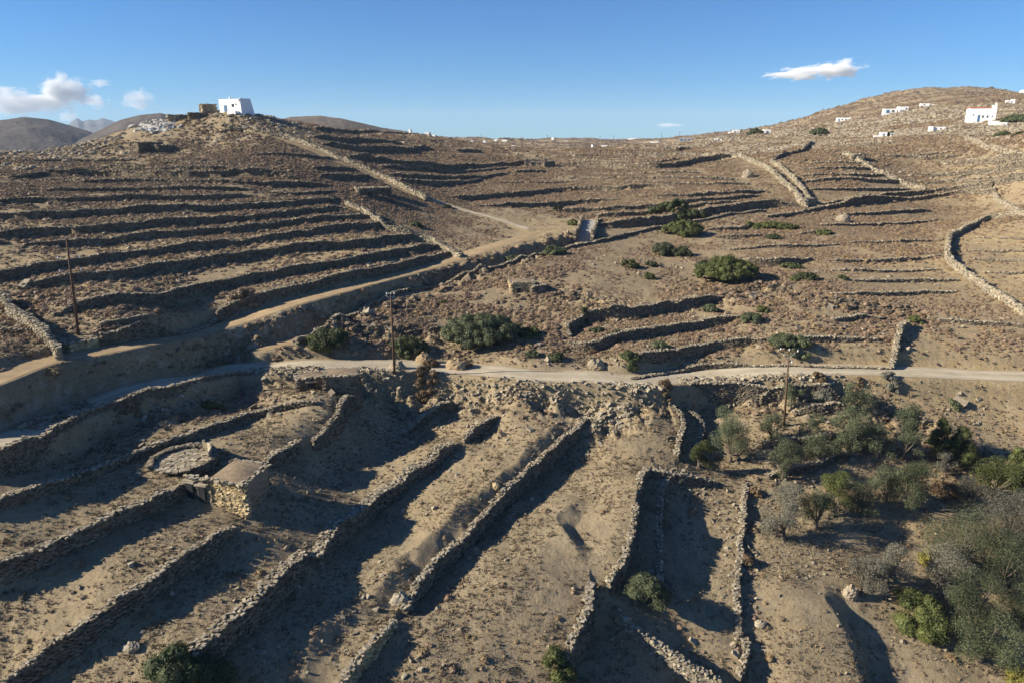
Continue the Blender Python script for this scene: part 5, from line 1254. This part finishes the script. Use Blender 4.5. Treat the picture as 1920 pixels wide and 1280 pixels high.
for (px, py, w, h, lab) in ((930, 266, 6, 2.6, 'white cube on the ridge left of centre'), (946, 266, 8, 2.4, 'long white cube on the ridge left of centre'), (884, 267, 5, 2, 'pale shed on the ridge above the chapel tower'), (962, 277, 4.5, 2.6, 'white cube at the left of the low hamlet'), (978, 282, 6.5, 2.4, 'white cube at the right of the low hamlet'), (970, 287, 5, 2, 'lowest white cube of the hamlet'), (896, 279, 4, 1.8, 'pale shed just below the chapel tower')):
    house(px, py, lab, [(0, 0, w, 4, h)], [], rnd.uniform(-.3, .3), sink=2, wpx=w * 1.25, rmin=450)
house(36, 286, 'tiny white hut at the left end of the hillside', [(0, 0, 1.7, 2, 1.2)], [], .3, sink=1, parapet=0, wpx=5)
def windmill():
    c = hit(1111, 290, 0.0, 380); o = empty('windmill_tower', c); tag(o, 'round white windmill stump left of the white farmhouse', 'windmill'); o.scale = (6.5 * mpp(c) / 2.7,) * 3
    mb = MB(); mb.tube((0, 0, -1), (0, 0, 3.6), 1.35, 1.05, 16); mb.build('tower', M_WHITE, o, smooth=False); mb = MB(); mb.tube((0, 0, 3.6), (0, 0, 3.95), 1.15, .95, 16); mb.build('rim', M_STONE_PALE, o)
windmill()

# ------------------------------------------------------------------ power poles
def pole(px, py, hpx, label, style, lean=(0, 0)):
    c = hit(px, py); m = mpp(c); h = hpx * m / math.cos(math.atan2(-c.z, math.hypot(c.x, c.y))) ; a = -math.atan2(c.x, c.y)
    o = empty('power_pole', c, a); tag(o, label, 'power pole', 'wooden power poles')
    top = Vector((lean[0], lean[1], h)); mb = MB(); mb.tube((0, 0, -.3), top, .135, .085, 10); mb.build('pole', M_WOOD, o, smooth=True)
    at_ = lambda t: Vector((0, 0, 0)).lerp(top, t)
    ins = []
    if style == 'bare':
        for t in (.83, .70):
            for s in (-1, 1):
                p = at_(t); q = p + Vector((s * .9, .12 * s, -.15 - .1 * (s > 0))); mb = MB(); mb.tube(p, q, .018, .018, 5); mb.build('stay_wire', M_METAL, o); ins.append(q)
        mb = MB(); mb.box(top.x, top.y, h, .22, .22, .05); mb.build('cap', M_METAL, o)
    elif style == 'bracket':
        mb = MB(); p = at_(.93)
        for s in (-1, 1): mb.tube(p, p + Vector((s * .42, 0, .42)), .03, .03, 6); mb.tube(p + Vector((s * .42, 0, .42)), p + Vector((s * .42, 0, .75)), .025, .025, 6)
        mb.tube(p + Vector((-.42, 0, .42)), p + Vector((.42, 0, .42)), .03, .03, 6); mb.build('bracket', M_METAL, o)
        ins += [p + Vector((-.42, 0, .8)), p + Vector((.42, 0, .8)), at_(1.0) + Vector((0, 0, .1))]
    else:
        mb = MB(); p = at_(.965); mb.box(p.x, p.y - .15, p.z, 1.9, .12, .12, .12); mb.build('crossarm', M_WOOD, o)
        mb = MB(); mb.tube(at_(.88) + Vector((0, -.12, 0)), p + Vector((.6, -.15, 0)), .02, .02, 5); mb.tube(at_(.88) + Vector((0, -.12, 0)), p + Vector((-.6, -.15, 0)), .02, .02, 5); mb.build('brace', M_METAL, o)
        ins += [p + Vector((x, -.15, .22)) for x in (-.85, 0, .85)]; ins += [at_(.84) + Vector((.35, -.1, 0))]
        mb = MB(); mb.tube(at_(.84), at_(.84) + Vector((.35, -.1, -.05)), .02, .02, 5); mb.build('hook', M_METAL, o)
    for q in ins:
        mb = MB(); mb.tube(q + Vector((0, 0, -.12)), q + Vector((0, 0, .0)), .05, .075, 8); mb.tube(q, q + Vector((0, 0, .12)), .075, .04, 8); mb.build('insulator', M_PORC, o)
    return o
pole(147, 628, 175, 'tall bare wooden power pole leaning left on the left hillside', 'bare', (.5, 0))
pole(740, 704, 141, 'wooden power pole with a small forked bracket, at the road edge', 'bracket')
pole(1470, 799, 140, 'wooden power pole with a crossarm standing in the olive terrace', 'cross', (-.4, 0))
for px, py, h in ((1026, 264, 10), (1125, 264, 8), (1150, 263, 8), (1240, 258, 9), (1274, 258, 10), (1340, 256, 9), (1442, 248, 10), (1478, 238, 11), (1542, 214, 10), (726, 246, 7), (902, 262, 9)):
    c = hit(px, py); m = mpp(c); o = empty('utility_pole', c); tag(o, 'thin distant utility pole on the skyline', 'utility pole', 'distant utility poles along the skyline')
    mb = MB(); r = max(.12, m * .35); mb.tube((0, 0, -1), (0, 0, h * m), r, r * .7, 6); mb.build('pole', M_WOOD, o)
    mb = MB(); mb.box(0, 0, h * m * .9, 3 * m, r, r, 0); mb.build('crossarm', M_WOOD, o)

# single boulders
def rock(px, py, wm, hm, label, mat=None, seed=1):
    c = hit(px, py); R_ = np.random.RandomState(seed); n, k = 16, 9; V = []
    for j in range(k + 1):
        e = -.6 + j / k * (math.pi / 2 + .6)
        for i in range(n):
            a = 2 * math.pi * i / n; q = .5 * (1 + .22 * float(vnoise(np.array(math.cos(a) * 1.5 + j * .5 + seed), np.array(math.sin(a) * 1.5 + seed * 3.1), seed)) * 2 + R_.uniform(-.06, .06)); V.append((math.cos(a) * math.cos(e) * q * wm, math.sin(a) * math.cos(e) * q * wm * .7, max(-.3, math.sin(e) * q * 2 * hm)))
    F = [(j * n + i, j * n + (i + 1) % n, (j + 1) * n + (i + 1) % n, (j + 1) * n + i) for j in range(k) for i in range(n)]
    me = bpy.data.meshes.new('boulder'); me.from_pydata(V, [], F); me.materials.append(mat or M_ROCK); me.update(); o = obj('boulder', me, None, c); tag(o, label, 'boulder', 'single boulders'); return o
rock(1402, 333, 3.4, 2.0, 'large pale boulder left of the walled lane'); rock(1580, 416, 3.0, 1.4, 'tan boulder alone below the long thin wall', M_ROCK, 2)
rock(1118, 686, 1.9, .9, 'tan block of rock above the road at the centre', M_ROCK, 3); rock(1425, 1172, 1.1, .4, 'flat pale stone lying in the dry field at the bottom', M_STONE_PALE, 4)
rock(1594, 1116, 1.3, .9, 'ochre rock on the lip of the dark gully', M_ROCK, 5); rock(930, 915, .8, .6, 'ochre rock on the long low wall', M_WARM, 6)
rock(750, 1128, 1.5, .7, 'split pale rock at the end of the long low wall', M_STONE_PALE, 7); rock(248, 1215, 1.2, .35, 'flat grey slab in the lower left field', M_STONE_PALE, 8)
rock(745, 690, 1.8, .9, 'earth covered rock beside the middle power pole', M_ROCK, 9); rock(858, 690, 2.6, 1.2, 'bare earth mound beside the road', M_TRACK, 10); rock(795, 680, 2.0, 1.1, 'bare earth mound behind the middle power pole', M_TRACK, 11)
# white spoil on the left hill crest
R_ = np.random.RandomState(3); C_ = []
for _ in range(420):
    px, py = R_.normal(290, 17), R_.normal(237, 5.5); c = hit(px, py); C_.append((c.x, c.y, c.z + .05))
s = R_.lognormal(-.75, .5, 420); V, F = stones(np.array(C_), np.column_stack([s * 1.4, s, s * .5]), R_.uniform(0, 3, 420), .2, .35, 9)
M_SPOIL = mat_stone('white_spoil', (.38, .35, .30), (.66, .64, .60)); tag(obj('spoil_heap', np_mesh('spoil_heap', V, F, [M_SPOIL])), 'whitish quarry spoil spilling down the left hill', kind='stuff')

# ------------------------------------------------------------------ clouds, far outside the haze
def mat_cloud(dens):
    m = bpy.data.materials.new('cloud_vapour'); m.use_nodes = True; nt = m.node_tree; nt.nodes.remove(nt.nodes['Principled BSDF']); N = NT(nt)
    v = nt.nodes.new('ShaderNodeVolumePrincipled'); v.inputs['Color'].default_value = (1, 1, 1, 1); v.inputs['Anisotropy'].default_value = -.1
    ln = nt.nodes.new('ShaderNodeVectorMath'); ln.operation = 'LENGTH'; nt.links.new(N.tc.outputs['Object'], ln.inputs[0])
    oi = nt.nodes.new('ShaderNodeObjectInfo'); ad = nt.nodes.new('ShaderNodeVectorMath'); ad.operation = 'ADD'; nt.links.new(N.tc.outputs['Object'], ad.inputs[0]); nt.links.new(oi.outputs['Location'], ad.inputs[1])
    n1 = N.noise(2.1, 6, .6, vec=ad.outputs[0])
    d = N.math('SUBTRACT', N.math('ADD', N.math('MULTIPLY', n1, 2.0), -.42), ln.outputs['Value'])
    sm = N.math('MULTIPLY', d, 4.0, True); nt.links.new(N.math('MULTIPLY', sm, dens), v.inputs['Density'])
    nt.links.new(v.outputs[0], nt.nodes['Material Output'].inputs['Volume']); return m
def cloud(label, R, px, py, wpx, hpx, dens, seed):
    az, g = ray(px, py); k = R / 1280.0 * 1.04; c = Vector((math.sin(az) * R, math.cos(az) * R, g * R))
    R_ = np.random.RandomState(seed); n, m_ = 24, 14; V = []
    for j in range(m_ + 1):
        e = -math.pi / 2 + j / m_ * math.pi
        for i in range(n): a = 2 * math.pi * i / n; V.append((math.cos(a) * math.cos(e) * 1.02, math.sin(a) * math.cos(e) * 1.02, math.sin(e) * 1.02))
    F = [(j * n + i, j * n + (i + 1) % n, (j + 1) * n + (i + 1) % n, (j + 1) * n + i) for j in range(m_) for i in range(n)]
    me = bpy.data.meshes.new('cloud'); me.from_pydata(V, [], F); me.materials.append(mat_cloud(dens)); me.update(); o = obj('cloud', me, None, c, -az)
    o.scale = (wpx * k * .62, wpx * k * .4, hpx * k * .62); o['label'] = label; o['kind'] = 'stuff'; return o
CD = .022
cloud('white cumulus cloud at the left, tallest of its bank', 9500, 122, 176, 78, 62, CD, 1)
cloud('flat part of the cloud bank at the left edge', 9600, 45, 195, 120, 44, CD * .6, 2)
cloud('wisp at the far left edge', 9700, -10, 180, 60, 34, CD * .5, 3)
cloud('small round cloud right of the bank', 9800, 180, 191, 44, 24, CD * .45, 4)
cloud('smallest high puff at the left', 9800, 188, 156, 34, 15, CD * .4, 5)
cloud('ragged puff left of the white hilltop house', 9600, 258, 187, 56, 38, CD * .4, 6)
cloud('low puff on the left horizon', 9900, 128, 220, 34, 22, CD * .35, 7)
cloud('long flat cloud over the right hill, thin end', 9500, 1497, 139, 100, 26, CD * .8, 8)
cloud('long flat cloud over the right hill, thick end', 9500, 1570, 130, 90, 34, CD, 9)
cloud('faint grey streak low over the centre', 9900, 1254, 235, 62, 9, CD * .3, 10)
# ------------------------------------------------------------------ haze
hb = MB(); hb.box(0, 3500, -124, 15400, 11400, 124 + 330); hz = hb.build('haze', None); tag(hz, None, kind='stuff')
hm_ = bpy.data.materials.new('haze'); hm_.use_nodes = True; nt = hm_.node_tree; nt.nodes.remove(nt.nodes['Principled BSDF'])
v = nt.nodes.new('ShaderNodeVolumePrincipled'); v.inputs['Color'].default_value = (.62, .78, 1.0, 1); v.inputs['Density'].default_value = .000075; v.inputs['Anisotropy'].default_value = 0.0
nt.links.new(v.outputs[0], nt.nodes['Material Output'].inputs['Volume']); hz.data.materials.append(hm_)
